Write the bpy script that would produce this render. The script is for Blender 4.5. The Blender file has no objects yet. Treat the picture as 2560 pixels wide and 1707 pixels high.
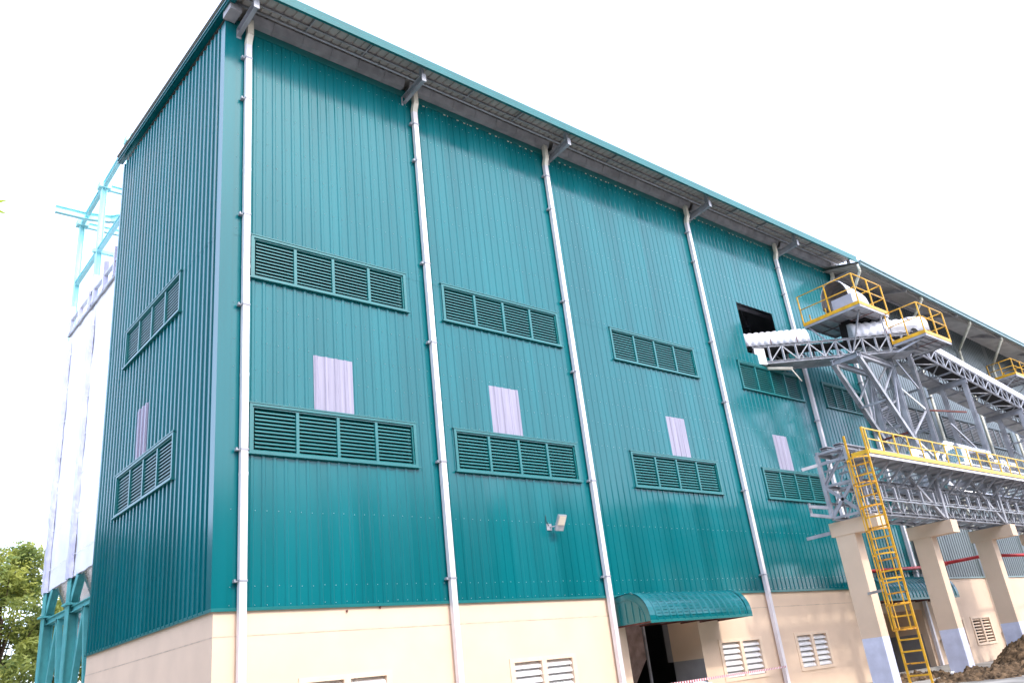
import bpy, bmesh, math, random
from mathutils import Vector, Matrix, noise
random.seed(7)
sc = bpy.context.scene
col = sc.collection
# ---------------------------------------------------------------- camera
F_PX, W_PX, H_PX = 2088.46, 2560.0, 1707.0
yaw, pitch, roll = -0.7432, 0.3906, -0.1203
fw = Vector((-math.sin(yaw)*math.cos(pitch), math.cos(yaw)*math.cos(pitch), math.sin(pitch)))
r0 = Vector((math.cos(yaw), math.sin(yaw), 0)); u0 = r0.cross(fw)
rt = math.cos(roll)*r0 + math.sin(roll)*u0
up = -math.sin(roll)*r0 + math.cos(roll)*u0
cam_d = bpy.data.cameras.new("camera"); cam = bpy.data.objects.new("camera", cam_d); col.objects.link(cam)
m = Matrix((rt, up, -fw)).transposed().to_4x4(); m.translation = Vector((-9.126, -23.0366, 1.6))
cam.matrix_world = m
cam_d.sensor_width = 36.0; cam_d.lens = 36.0*F_PX/W_PX; cam_d.clip_end = 2000; cam_d.clip_start = 0.1
sc.camera = cam
# ---------------------------------------------------------------- world, sun, exposure
SUN = Vector((0.05, -0.78, 0.78)).normalized()       # direction to the sun
el = math.asin(SUN.z); az = math.atan2(SUN.x, SUN.y)
wd = bpy.data.worlds.new("World"); sc.world = wd; wd.use_nodes = True
nt = wd.node_tree; nt.nodes.clear()
sky = nt.nodes.new('ShaderNodeTexSky'); sky.sky_type = 'NISHITA'; sky.sun_disc = False
sky.sun_elevation = el; sky.sun_rotation = az
sky.air_density = 1.0; sky.dust_density = 2.5; sky.ozone_density = 1.0; sky.altitude = 0
bg = nt.nodes.new('ShaderNodeBackground'); bg.inputs['Strength'].default_value = 0.15
out = nt.nodes.new('ShaderNodeOutputWorld')
tcw = nt.nodes.new('ShaderNodeTexCoord'); nzw = nt.nodes.new('ShaderNodeTexNoise'); nzw.inputs['Scale'].default_value = 2.2; nzw.inputs['Detail'].default_value = 5
crw = nt.nodes.new('ShaderNodeValToRGB'); crw.color_ramp.elements[0].position = .3; crw.color_ramp.elements[1].position = .7
crw.color_ramp.elements[0].color = (3.8,4.2,5.5,1); crw.color_ramp.elements[1].color = (4.6,5.0,6.4,1)       # thin bright cloud veil
adw = nt.nodes.new('ShaderNodeVectorMath'); adw.operation = 'ADD'
nt.links.new(tcw.outputs['Generated'], nzw.inputs['Vector']); nt.links.new(nzw.outputs[0], crw.inputs[0])
nt.links.new(sky.outputs[0], adw.inputs[0]); nt.links.new(crw.outputs[0], adw.inputs[1])
nt.links.new(adw.outputs[0], bg.inputs[0]); nt.links.new(bg.outputs[0], out.inputs[0])
sd = bpy.data.lights.new("sun", 'SUN'); sd.energy = 1.1; sd.angle = math.radians(3); sd.color = (1.0, 0.95, 0.87)
so = bpy.data.objects.new("sun", sd); col.objects.link(so)
so.rotation_euler = SUN.to_track_quat('Z', 'Y').to_euler(); so.location = (0, -40, 60)
sc.view_settings.view_transform = 'Standard'; sc.view_settings.look = 'None'
sc.view_settings.gamma = 1; sc.view_settings.use_curve_mapping = False
sc.view_settings.exposure = 1.04
G = -0.1                                              # ground level

# ---------------------------------------------------------------- materials
def mat(name, c, rough=0.5, metal=0.0, var=0.06, vscale=1.5, bump=0.0, bscale=20, coat=0.0, spec=0.5, c2=None, stretch=(1,1,1), trans=0.0, lo=.35, hi=.65):
    m = bpy.data.materials.new(name); m.use_nodes = True
    n = m.node_tree.nodes; l = m.node_tree.links; b = n['Principled BSDF']
    b.inputs['Roughness'].default_value = rough; b.inputs['Metallic'].default_value = metal
    b.inputs['Coat Weight'].default_value = coat; b.inputs['Coat Roughness'].default_value = 0.13; b.inputs['Coat IOR'].default_value = 1.5
    b.inputs['Specular IOR Level'].default_value = spec
    tc = n.new('ShaderNodeTexCoord'); mp = n.new('ShaderNodeMapping'); mp.inputs['Scale'].default_value = stretch
    l.new(tc.outputs['Object'], mp.inputs[0])
    nz = n.new('ShaderNodeTexNoise'); nz.inputs['Scale'].default_value = vscale; nz.inputs['Detail'].default_value = 6
    l.new(mp.outputs[0], nz.inputs['Vector'])
    rp = n.new('ShaderNodeValToRGB'); l.new(nz.outputs[0], rp.inputs[0])
    c = tuple(c)
    d = c2 if c2 else tuple(max(0, x*(1-2.2*var)) for x in c)
    e = c if c2 else tuple(min(1, x*(1+var)) for x in c)
    rp.color_ramp.elements[0].position = lo; rp.color_ramp.elements[1].position = hi
    rp.color_ramp.elements[0].color = (*d, 1); rp.color_ramp.elements[1].color = (*e, 1)
    l.new(rp.outputs[0], b.inputs['Base Color'])
    if bump:
        n2 = n.new('ShaderNodeTexNoise'); n2.inputs['Scale'].default_value = bscale; n2.inputs['Detail'].default_value = 5
        l.new(mp.outputs[0], n2.inputs['Vector'])
        bp = n.new('ShaderNodeBump'); bp.inputs['Strength'].default_value = bump; bp.inputs['Distance'].default_value = 0.05
        l.new(n2.outputs[0], bp.inputs['Height']); l.new(bp.outputs[0], b.inputs['Normal'])
    if trans:
        b.inputs['Transmission Weight'].default_value = trans
    return m
M = {}
M['teal'] = mat('teal_paint', (0.0,0.132,0.148), 0.38, 0, 0.07, 0.8, 0.10, 0.8, coat=0.80, spec=0.05, stretch=(1,1,.12))
M['teal_side'] = M['teal']
def sheets(m, amt=.10):                                  # tone differences sheet by sheet + faint vertical rain streaks
    n = m.node_tree.nodes; l = m.node_tree.links; b = n['Principled BSDF']; src = b.inputs['Base Color'].links[0].from_socket
    tc = n.new('ShaderNodeTexCoord'); sp = n.new('ShaderNodeSeparateXYZ'); l.new(tc.outputs['Object'], sp.inputs[0])
    ad = n.new('ShaderNodeMath'); ad.operation = 'ADD'; l.new(sp.outputs['X'], ad.inputs[0]); l.new(sp.outputs['Y'], ad.inputs[1])
    dv = n.new('ShaderNodeMath'); dv.operation = 'SNAP'; dv.inputs[1].default_value = 1.0845; l.new(ad.outputs[0], dv.inputs[0])
    wn = n.new('ShaderNodeTexWhiteNoise'); wn.noise_dimensions = '1D'; l.new(dv.outputs[0], wn.inputs['W'])
    mp = n.new('ShaderNodeMapping'); mp.inputs['Scale'].default_value = (7,7,.12); l.new(tc.outputs['Object'], mp.inputs[0])
    nz = n.new('ShaderNodeTexNoise'); nz.inputs['Scale'].default_value = 1; nz.inputs['Detail'].default_value = 4; l.new(mp.outputs[0], nz.inputs['Vector'])
    su = n.new('ShaderNodeMath'); su.operation = 'ADD'; l.new(wn.outputs['Value'], su.inputs[0]); l.new(nz.outputs[0], su.inputs[1])
    mr = n.new('ShaderNodeMapRange'); mr.inputs[1].default_value = .2; mr.inputs[2].default_value = 1.6; mr.inputs[3].default_value = 1-amt; mr.inputs[4].default_value = 1+amt*.6; l.new(su.outputs[0], mr.inputs[0])
    mx = n.new('ShaderNodeVectorMath'); mx.operation = 'SCALE'; l.new(src, mx.inputs[0]); l.new(mr.outputs[0], mx.inputs['Scale']); l.new(mx.outputs[0], b.inputs['Base Color'])
    # slight change of gloss between sheets
    m2 = n.new('ShaderNodeMapRange'); m2.inputs[3].default_value = .10; m2.inputs[4].default_value = .22; l.new(wn.outputs['Value'], m2.inputs[0]); l.new(m2.outputs[0], b.inputs['Coat Roughness'])
sheets(M['teal'])
M['teal_dark'] = mat('teal_trim', (0.007,0.15,0.15), 0.28, 0, 0.05, 1, spec=0.7)
M['teal_leg'] = mat('teal_steel', (0.10,0.42,0.42), 0.4, 0, 0.08, 2)  # bin-leg teal, also paled moderately for glare
M['gantry'] = mat('glare_paled_teal_steel', (0.42,0.80,0.83), 0.5, 0, 0.04, 2)  # same teal paint, lightened to put lens glare into the colour
M['beige'] = mat('beige_render', (0.76,0.575,0.42), 0.85, 0, 0.03, 0.6, 0.12, 60, spec=0.2)
M['beige_stained'] = mat('stained_beige_render', (0.72,0.55,0.41), 0.85, 0, 0.03, 0.6, 0.12, 60, spec=0.2)
def stain(m):
    n = m.node_tree.nodes; l = m.node_tree.links; b = n['Principled BSDF']; src = b.inputs['Base Color'].links[0].from_socket
    tc = n.new('ShaderNodeTexCoord'); sp = n.new('ShaderNodeSeparateXYZ'); l.new(tc.outputs['Object'], sp.inputs[0])
    mr = n.new('ShaderNodeMapRange'); mr.inputs[1].default_value = 1.5; mr.inputs[2].default_value = 0.0; mr.inputs[3].default_value = 0; mr.inputs[4].default_value = 1
    l.new(sp.outputs['Z'], mr.inputs[0])
    nz = n.new('ShaderNodeTexNoise'); nz.inputs['Scale'].default_value = .9; nz.inputs['Detail'].default_value = 6; l.new(tc.outputs['Object'], nz.inputs['Vector'])
    mr2 = n.new('ShaderNodeMapRange'); mr2.inputs[1].default_value = .42; mr2.inputs[2].default_value = .68; l.new(nz.outputs[0], mr2.inputs[0])
    mu = n.new('ShaderNodeMath'); mu.operation = 'MULTIPLY'; l.new(mr.outputs[0], mu.inputs[0]); l.new(mr2.outputs[0], mu.inputs[1])
    mx = n.new('ShaderNodeMixRGB'); mx.inputs[2].default_value = (0.20,0.17,0.15,1); l.new(mu.outputs[0], mx.inputs[0]); l.new(src, mx.inputs[1]); l.new(mx.outputs[0], b.inputs['Base Color'])
stain(M['beige_stained'])
M['beige_frame'] = mat('beige_frame', (0.80,0.62,0.46), 0.8, 0, 0.03, 2, spec=0.2)
M['pale_blue'] = mat('pale_blue_paint', (0.64,0.66,0.80), 0.7, 0, 0.06, 2, spec=0.3)
M['dark_grey_paint'] = mat('grey_paint', (0.30,0.29,0.29), 0.7, 0, 0.06, 1.5, spec=0.3)
M['white_slat'] = mat('white_slat', (0.78,0.77,0.76), 0.5, 0, 0.03, 3)
M['pipe'] = mat('downpipe_plastic', (0.76,0.71,0.72), 0.35, 0, 0.03, 2)
M['pipe_old'] = mat('aged_downpipe', (0.66,0.64,0.52), 0.45, 0, 0.1, 2)
M['elbow'] = mat('cream_elbow', (0.72,0.66,0.55), 0.4, 0, 0.05, 3)
M['steel'] = mat('grey_primer_steel', (0.38,0.38,0.405), 0.5, 0, 0.14, 1.6, 0.05, 30)
M['steel_light'] = mat('light_grey_steel', (0.36,0.36,0.39), 0.42, 0, 0.08, 2)
M['galv'] = mat('galvanised_sheet', (0.52,0.52,0.54), 0.42, 0.35, 0.08, 3)
M['eave_grey'] = mat('eave_grey', (0.38,0.36,0.365), 0.6, 0, 0.1, 2)
M['roof_under'] = mat('roof_underside', (0.42,0.38,0.34), 0.6, 0, 0.06, 1)
M['roof'] = mat('roof_sheet', (0.50,0.48,0.45), 0.6, 0, 0.08, 1)
M['white_sheet'] = mat('white_cover_sheet', (0.74,0.73,0.77), 0.4, 0, 0.03, 2)
M['skylight'] = mat('translucent_sheet', (0.31,0.285,0.37), 0.3, 0, 0.10, 1, stretch=(9,1,.3))
M['skylap'] = mat('skylight_lap', (0.52,0.49,0.62), 0.4, 0, 0.03, 2)
M['hood_shade'] = mat('painted_hood_shade', (0.20,0.17,0.155), 0.5, 0, 0.1, 3)  # shade inside the head hood, put into the colour
M['guard'] = mat('grey_guard', (0.42,0.43,0.50), 0.5, 0, 0.05, 2)
M['joint'] = mat('render_joint_line', (0.60,0.46,0.34), 0.9, 0, 0.1, 3)
M['machine'] = mat('brown_machine', (0.36,0.25,0.22), 0.6, 0, 0.2, 2)
M['cab'] = mat('green_cabinet', (0.14,0.20,0.10), 0.6, 0, 0.2, 2)
M['screw'] = mat('screw_head', (0.5,0.6,0.6), 0.35, 0.3, 0.02)
M['yellow'] = mat('yellow_paint', (0.80,0.42,0.02), 0.42, 0, 0.1, 3)
M['yellow_lemon'] = mat('lemon_yellow_paint', (0.82,0.50,0.04), 0.42, 0, 0.08, 3)
M['rusty'] = mat('rust_worn_yellow', (0.72,0.33,0.02), 0.6, 0, 0, 9, c2=(0.16,0.07,0.03), lo=.38, hi=.5)
M['red'] = mat('red_paint', (0.50,0.018,0.022), 0.4, 0, 0.08, 2)
M['rust_bar'] = mat('red_oxide_bar', (0.16,0.045,0.035), 0.7, 0, 0.2, 4)
M['silver'] = mat('silver_foil', (0.85,0.84,0.86), 0.2, 0.95, 0.05, 4, 0.25, 14)
M['grey_clad'] = mat('grey_cladding', (0.075,0.098,0.102), 0.32, 0, 0.06, 0.5, spec=0.7, stretch=(1,1,.12))
M['grey_fascia'] = mat('grey_green_fascia', (0.16,0.25,0.25), 0.35, 0, 0.05, 1)
M['dark'] = mat('dark_interior', (0.025,0.023,0.023), 0.9, 0, 0.1, 1)
M['interior'] = mat('interior_lining', (0.09,0.085,0.08), 0.8, 0, 0.1, 1)
M['concrete'] = mat('concrete_ground', (0.33,0.31,0.28), 0.9, 0, 0.2, 0.4, 0.2, 8, spec=0.2)
M['dirt'] = mat('brown_soil', (0.20,0.130,0.075), 0.95, 0, 0.3, 3.2, 0.9, 9, spec=0.1, c2=(0.04,0.028,0.018))
M['wrap'] = mat('white_plastic_wrap', (0.93,0.93,0.95), 0.35, 0, 0.02, 1, 0.25, 2.5)
M['wrap_strip'] = mat('lilac_wrap_strip', (0.68,0.66,0.82), 0.35, 0, 0.08, 2, 0.5, 3, stretch=(1,1,.5))
M['bark'] = mat('bark', (0.14,0.09,0.06), 0.9, 0, 0.2, 3, 0.5, 12)
M['lens'] = mat('lamp_glass', (0.75,0.66,0.52), 0.15, 0, 0.02)
M['cloth_blue'] = mat('navy_cloth', (0.05,0.07,0.14), 0.9)
M['cloth_khaki'] = mat('khaki_cloth', (0.25,0.20,0.13), 0.9)
M['skin'] = mat('skin', (0.42,0.24,0.16), 0.55)
M['hair'] = mat('black_hair', (0.015,0.012,0.01), 0.6)
M['hat'] = mat('white_plastic_hat', (0.88,0.88,0.88), 0.2, 0, 0.01)
M['rib_dark'] = mat('dark_slot', (0.01,0.05,0.05), 0.9)
def leafmat(name, a, b, s=0.8):
    m = mat(name, a, 0.55, 0, 0, s, c2=b, spec=0.35)
    n = m.node_tree.nodes; l = m.node_tree.links; bs = n['Principled BSDF']
    tr = n.new('ShaderNodeBsdfTranslucent'); mx = n.new('ShaderNodeMixShader'); mx.inputs[0].default_value = 0.3
    rp = [x for x in n if x.type == 'VALTORGB'][0]; o = [x for x in n if x.type == 'OUTPUT_MATERIAL'][0]
    l.new(rp.outputs[0], tr.inputs[0]); l.new(bs.outputs[0], mx.inputs[1]); l.new(tr.outputs[0], mx.inputs[2]); l.new(mx.outputs[0], o.inputs[0])
    return m
M['leaf'] = leafmat('tree_leaves', (0.60,0.60,0.14), (0.15,0.22,0.06), 0.9)
M['leaf_dark'] = leafmat('added_woodland_leaves', (0.05,0.075,0.02), (0.015,0.03,0.01), 1)  # extra dark leaves for the added trees mirrored in the walls
M['leaf_young'] = leafmat('young_leaves', (0.60,0.68,0.05), (0.45,0.58,0.05), 3)

# ---------------------------------------------------------------- mesh helpers
V = Vector
class MB:
    def __init__(s): s.v = []; s.f = []; s.sm = []
    def add(s, vs, fs, smooth=False):
        k = len(s.v); s.v += [V(p) for p in vs]; s.f += [tuple(i+k for i in f) for f in fs]; s.sm += [smooth]*len(fs); return s
    def box(s, a, b):
        x0,x1 = sorted((a[0],b[0])); y0,y1 = sorted((a[1],b[1])); z0,z1 = sorted((a[2],b[2]))
        return s.add([(x0,y0,z0),(x1,y0,z0),(x1,y1,z0),(x0,y1,z0),(x0,y0,z1),(x1,y0,z1),(x1,y1,z1),(x0,y1,z1)],
              [(0,3,2,1),(4,5,6,7),(0,1,5,4),(1,2,6,5),(2,3,7,6),(3,0,4,7)])
    def _fr(s, p, q, upv):
        d = (V(q)-V(p)).normalized(); u = V(upv)
        if abs(d.dot(u)) > .98: u = V((0,1,0)) if abs(d.y) < .9 else V((1,0,0))
        a = d.cross(u).normalized(); return d, a, a.cross(d).normalized()
    def bar(s, p, q, w, h, upv=(0,0,1)):
        p = V(p); q = V(q); d,a,b = s._fr(p,q,upv); a = a*w/2; b = b*h/2
        return s.add([p-a-b,p+a-b,p+a+b,p-a+b,q-a-b,q+a-b,q+a+b,q-a+b],
              [(0,1,2,3),(7,6,5,4),(0,4,5,1),(1,5,6,2),(2,6,7,3),(3,7,4,0)])
    def ibeam(s, p, q, w, h, t=.03, upv=(0,0,1)):       # I section
        p = V(p); q = V(q); d,a,b = s._fr(p,q,upv)
        s.bar(p+b*(h/2-t/2), q+b*(h/2-t/2), w, t, upv); s.bar(p-b*(h/2-t/2), q-b*(h/2-t/2), w, t, upv)
        return s.bar(p, q, t, h-2*t, upv)
    def chan(s, p, q, w, h, t=.02, upv=(0,0,1)):        # C section
        p = V(p); q = V(q); d,a,b = s._fr(p,q,upv)
        s.bar(p+b*(h/2-t/2), q+b*(h/2-t/2), w, t, upv); s.bar(p-b*(h/2-t/2), q-b*(h/2-t/2), w, t, upv)
        return s.bar(p-a*(w/2-t/2), q-a*(w/2-t/2), t, h-2*t, upv)
    def tube(s, p, q, r, n=10, r2=None, caps=True, smooth=True):
        p = V(p); q = V(q); d,a,b = s._fr(p,q,(0,0,1)); r2 = r if r2 is None else r2
        vs = []
        for k in range(n):
            t = 2*math.pi*k/n; o = a*math.cos(t)+b*math.sin(t); vs += [p+o*r, q+o*r2]
        s.add(vs, [(2*k, 2*((k+1)%n), 2*((k+1)%n)+1, 2*k+1) for k in range(n)], smooth)
        if caps:
            s.add([vs[2*k] for k in range(n)], [tuple(range(n))[::-1]]); s.add([vs[2*k+1] for k in range(n)], [tuple(range(n))])
        return s
    def path(s, pts, r, n=10):
        for a,b in zip(pts, pts[1:]): s.tube(a, b, r, n)
        for p in pts[1:-1]: s.ball(p, r*1.02, 8)
        return s
    def ball(s, c, r, n=8, sc_=(1,1,1)):
        c = V(c); vs = []; fs = []
        for i in range(n+1):
            th = math.pi*i/n
            for j in range(2*n):
                ph = math.pi*j/n; vs.append(c+V((r*sc_[0]*math.sin(th)*math.cos(ph), r*sc_[1]*math.sin(th)*math.sin(ph), r*sc_[2]*math.cos(th))))
        for i in range(n):
            for j in range(2*n):
                fs.append((i*2*n+j, (i+1)*2*n+j, (i+1)*2*n+(j+1)%(2*n), i*2*n+(j+1)%(2*n)))
        return s.add(vs, fs, True)
    def quad(s, a, b, c, d): return s.add([a,b,c,d], [(0,1,2,3)])
    def prism(s, prof, off):                            # profile polygon (3D points) extruded by off
        n = len(prof); o = V(off); vs = [V(p) for p in prof]+[V(p)+o for p in prof]
        return s.add(vs, [tuple(range(n))[::-1], tuple(range(n,2*n))]+[(i,(i+1)%n,(i+1)%n+n,i+n) for i in range(n)])
def build(mb, name, m, parent=None, smooth=None):
    me = bpy.data.meshes.new(name); o = bpy.data.objects.new(name, me); col.objects.link(o)
    off = V((0,0,0))
    if parent is not None:
        o.parent = parent; off = V(parent['_w'])
        o['_w'] = tuple(off)
    me.from_pydata([tuple(v-off) for v in mb.v], [], mb.f)
    for p, sm in zip(me.polygons, mb.sm): p.use_smooth = sm
    bm = bmesh.new(); bm.from_mesh(me); bmesh.ops.remove_doubles(bm, verts=bm.verts, dist=1e-5)
    if mb.v and not getattr(mb, 'open', False): bmesh.ops.recalc_face_normals(bm, faces=bm.faces)
    bm.to_mesh(me); bm.free()
    me.materials.append(m)
    if parent is None: o['_w'] = (0.0,0.0,0.0)
    return o
def thing(name, label, cat, loc=(0,0,0), group=None):
    o = bpy.data.objects.new(name, None); col.objects.link(o); o.location = loc; o['_w'] = tuple(float(x) for x in loc)
    o.empty_display_size = .3
    o['label'] = label; o['category'] = cat
    if group: o['group'] = group
    return o
def tag(o, label, cat, group=None):
    o['label'] = label; o['category'] = cat
    if group: o['group'] = group
    return o
def P(fn, name, m, parent):                             # quick part
    mb = MB(); fn(mb); return build(mb, name, m, parent)

# ---------------------------------------------------------------- ground
g = MB(); N = 40
g.quad((-900,-900,G),(900,-900,G),(900,900,G),(-900,900,G))
o = build(g, 'ground', M['concrete']); o['kind'] = 'structure'

# ---------------------------------------------------------------- corrugated wall generator
RS, R0 = 0.3615, 1.06                                   # rib spacing and phase (m)
def rib_profile(a, b, flats=(), phase=R0, h=0.030, fl=.072):
    """list of (pos, height) of a trapezoid-ribbed sheet between a and b; flats = zones without ribs"""
    pts = [(a, 0)]; k = math.ceil((a-phase)/RS)
    while phase+k*RS < b:
        c = phase+k*RS; k += 1
        if c-.07 < a or c+.07 > b or any(f0 < c < f1 for f0, f1 in flats): continue
        # wide pan with two tiny stiffeners and one bold rib
        pts += [(c-fl,0),(c-.040,h),(c+.040,h),(c+fl,0)]
    pts.append((b, 0)); return pts
def clad(mb, a, b, z0, z1, at, flats=(), holes=(), phase=R0, zf=None, off=0):
    """at(pos, height, z) -> 3D point"""
    prof = rib_profile(a, b, flats, phase) if phase == R0 else rib_profile(a, b, flats, phase, .05, .050)
    cuts = sorted({x for h in holes for x in (h[0], h[1])})
    def insert(prof, x):
        for (p0,h0),(p1,h1) in zip(prof, prof[1:]):
            if p0 < x < p1: return h0+(h1-h0)*(x-p0)/(p1-p0)
        return None
    for x in cuts:
        h = insert(prof, x)
        if h is not None: prof.append((x, h)); prof.sort()
    for (p0,h0),(p1,h1) in zip(prof, prof[1:]):
        mid = (p0+p1)/2; bands = [(z0, None)]
        bands = [[z0, z1]]
        for h in holes:
            if h[0] < mid < h[1]:
                nb = []
                for lo, hi in bands:
                    if h[2] > lo: nb.append([lo, min(hi, h[2])])
                    if h[3] < hi: nb.append([max(lo, h[3]), hi])
                bands = nb
        for lo, hi in bands:
            a1 = hi if zf is None or hi != z1 else zf(p0); a2 = hi if zf is None or hi != z1 else zf(p1)
            mb.quad(at(p0,h0+off,lo), at(p1,h1+off,lo), at(p1,h1+off,a2), at(p0,h0+off,a1))
def wall_holes(mb, x0, x1, z0, z1, holes, y, depth):
    xs = sorted({x0,x1,*[h[0] for h in holes],*[h[1] for h in holes]}); zs = sorted({z0,z1,*[h[2] for h in holes],*[h[3] for h in holes]})
    xs = [x for x in xs if x0<=x<=x1]; zs = [z for z in zs if z0<=z<=z1]
    for a,b in zip(xs,xs[1:]):
        for c,d in zip(zs,zs[1:]):
            mx,mz = (a+b)/2,(c+d)/2
            if any(h[0]<mx<h[1] and h[2]<mz<h[3] for h in holes): continue
            mb.quad((a,y,c),(b,y,c),(b,y,d),(a,y,d))
    for h in holes:
        a,b,c,d = h[:4]; c = max(c,z0)
        mb.quad((a,y,c),(a,y,d),(a,y+depth,d),(a,y+depth,c)); mb.quad((b,y,c),(b,y+depth,c),(b,y+depth,d),(b,y,d))
        mb.quad((a,y,d),(b,y,d),(b,y+depth,d),(a,y+depth,d)); mb.quad((a,y,c),(a,y+depth,c),(b,y+depth,c),(b,y,c))
ZB, ZT, D, XE = 4.4, 25.12, 11.65, 42.0
PIPES = [0.74, 7.93, 15.33, 25.9, 34.6, 41.3]
LOUV = [(0.95,6.96),(8.61,14.76),(18.05,24.17),(27.94,33.85),(36.34,41.0)]
SKYL = [(3.13,4.58),(10.51,11.99),(20.93,22.35),(29.66,31.05)]
OPEN = (29.2, 32.75, 16.95, 20.0)
SCREWZ = [4.53,5.02,7.17,10.52,11.54,12.48,13.71,16.4,17.9,19.2,20.1,21.45,22.9,24.3]

# ================================================================ TEAL BUILDING
B = thing('teal_factory_building', 'tall teal ribbed-metal factory hall on a beige rendered base, nearest the camera', 'building', (0,0,G))
flats = [(-.1,.5)]+[(p-.34,p+.30) for p in PIPES]
fz = lambda x: ZT
mb = MB(); mb.open = True
f3 = lambda x,h,z: (x,-.03-h,z)
doorsB = [(16.1,20.55,G,3.45)]
VH = [(a+.08,b-.08,z0+.08,z1-.08) for a,b in LOUV for z0,z1 in ((14.68,16.27),(8.84,10.43))]
clad(mb, 0, XE, ZB, 16.15, f3, flats, VH)
clad(mb, 0, XE, 16.13, ZT, f3, flats, [OPEN]+VH, off=.006)
# the opening reaches the lower tier's lap by a cut at its own sill
fc = build(mb, 'front_cladding', M['teal'], B)
mb = MB(); mb.open = True
side = lambda y,h,z: (-.03-h, y, z)
zs_ = lambda y: 24.85+.06*y
SH = [(3.38,9.10,z0+.08,z1-.08) for z0,z1 in ((14.68,16.27),(8.84,10.43))]
clad(mb, 0, D, ZB, 16.15, side, [(-.1,.34)], SH, phase=.5)
clad(mb, 0, D, 16.13, 25, side, [(-.1,.34)], SH, phase=.5, zf=zs_, off=.006)
build(mb, 'side_cladding', M['teal'], B)
# screws
def screws(name, parent, xs, zs, at):
    mb = MB()
    for z in zs:
        for x in xs:
            zz = z+random.uniform(-.015,.015); xx = x+random.uniform(-.012,.012)
            c = V(at(xx, zz)); mb.add([c+V(d)*.017 for d in ((1,0,0),(-1,0,0),(0,1,0),(0,-1,0),(0,0,1),(0,0,-1))],
              [(0,2,4),(2,1,4),(1,3,4),(3,0,4),(2,0,5),(1,2,5),(3,1,5),(0,3,5)])
    o = build(mb, name, M['screw'], parent); o['kind'] = 'stuff'; return o
xs = []; k = 0
while R0+.12+k*RS < XE: xs.append(R0+.12+k*RS); k += 1
def okx(x,z):
    for a,b in LOUV:
        if a-.05 < x < b+.05 and (14.5<z<16.35 or 8.7<z<10.5): return False
    for a,b in SKYL:
        if a < x < b and 10.6<z<12.3: return False
    if OPEN[0]<x<OPEN[1] and OPEN[2]<z<OPEN[3]: return False
    return not any(abs(x-p)<.2 for p in PIPES)
mb = MB()
def dot(mb, c, r=.014):
    c = V(c); mb.add([c+V(d)*r for d in ((1,0,0),(-1,0,0),(0,1,0),(0,-1,0),(0,0,1),(0,0,-1))],
              [(0,2,4),(2,1,4),(1,3,4),(3,0,4),(2,0,5),(1,2,5),(3,1,5),(0,3,5)])
for z in SCREWZ:
    for x in xs+[.18,.27,.45]:
        if okx(x,z) and x < 34: dot(mb, (x+random.uniform(-.012,.012), -.045, z+random.uniform(-.02,.02)))
o = build(mb, 'cladding_screws', M['screw'], B); o['kind'] = 'stuff'
# base walls
BL1 = [(2.48,5.53),(10.16,13.27),(21.7,24.86),(27.5,30.47)]
def bl_holes(rs):
    h = []
    for a,b in rs:
        w = (b-a-.62)/2; h += [(a+.2,a+.2+w,.98,2.38),(b-.2-w,b-.2,.98,2.38)]
    return h
hl = bl_holes(BL1)
mb = MB(); mb.open = True
wall_holes(mb, .02, XE, G, 3.72, hl+doorsB+[(35.5,41.0,G,3.15)], -.012, .35)
mb.quad((.02,-.012,3.72),(XE,-.012,3.72),(XE,.003,3.72),(.02,.003,3.72))
mb.quad((.02,.003,3.72),(XE,.003,3.72),(XE,.003,ZB),(.02,.003,ZB))
build(mb, 'front_base_wall', M['beige'], B)
mb = MB(); mb.open = True
mb.quad((.008,D,G),(.008,.0,G),(.008,.0,3.72),(.008,D,3.72)); mb.quad((.02,D,3.72),(.02,0,3.72),(.02,0,ZB),(.02,D,ZB))
mb.quad((.008,-.012,G),(.02,-.012,G),(.02,-.012,3.72),(.008,-.012,3.72)); mb.quad((.008,-.012,3.72),(.02,-.012,3.72),(.02,D,3.72),(.008,D,3.72))
build(mb, 'side_base_wall', M['beige'], B)
for x_,z_ in ((4.07,4.27),(5.22,4.34)): P(lambda m_: (m_.tube((x_,.0,z_),(x_,-.05,z_),.03,8), m_.bar((x_,-.04,z_-.05),(x_,-.04,z_),.02,.02)), 'anchor_bolt', M['rust_bar'], B)
P(lambda m_: m_.box((.02,-.0155,3.705),(XE,-.0122,3.735)), 'render_joint', M['joint'], B)
P(lambda m_: m_.box((.0045,.0,3.705),(.0078,D,3.735)), 'render_joint', M['joint'], B)
# flashings
P(lambda m_: (m_.box((-.07,-.075,ZB-.03),(XE,-.0,ZB+.06)), m_.box((-.07,0.0,ZB-.03),(0.0,D,ZB+.06))), 'drip_flashing', M['teal_dark'], B)
P(lambda m_: m_.add([(-.068,.30,ZB+.06),(-.075,-.072,ZB+.06),(.34,-.066,ZB+.06),(-.068,.30,24.86),(-.075,-.072,24.86),(.34,-.066,24.86),(-.02,.30,ZB+.06),(.34,-.02,ZB+.06),(-.02,.30,24.86),(.34,-.02,24.86)],
   [(0,1,4,3),(1,2,5,4),(6,0,3,8),(2,7,9,5)]), 'corner_trim', M['teal'], B)
P(lambda m_: m_.box((.34,-.07,24.72),(XE,-.03,25.04)), 'head_flashing', M['teal_dark'], B)
# mastic gaps under the head flashing (bare foam strips)
x = 8.5
while x < 41:
    if random.random() < .8 and not any(abs(x-p)<.5 for p in PIPES):
        w_ = random.uniform(.15,.27); P(lambda m_: m_.box((x,-.062,24.68),(x+w_,-.04,24.715)), 'closure_foam', M['elbow'], B)
    x += RS
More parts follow.
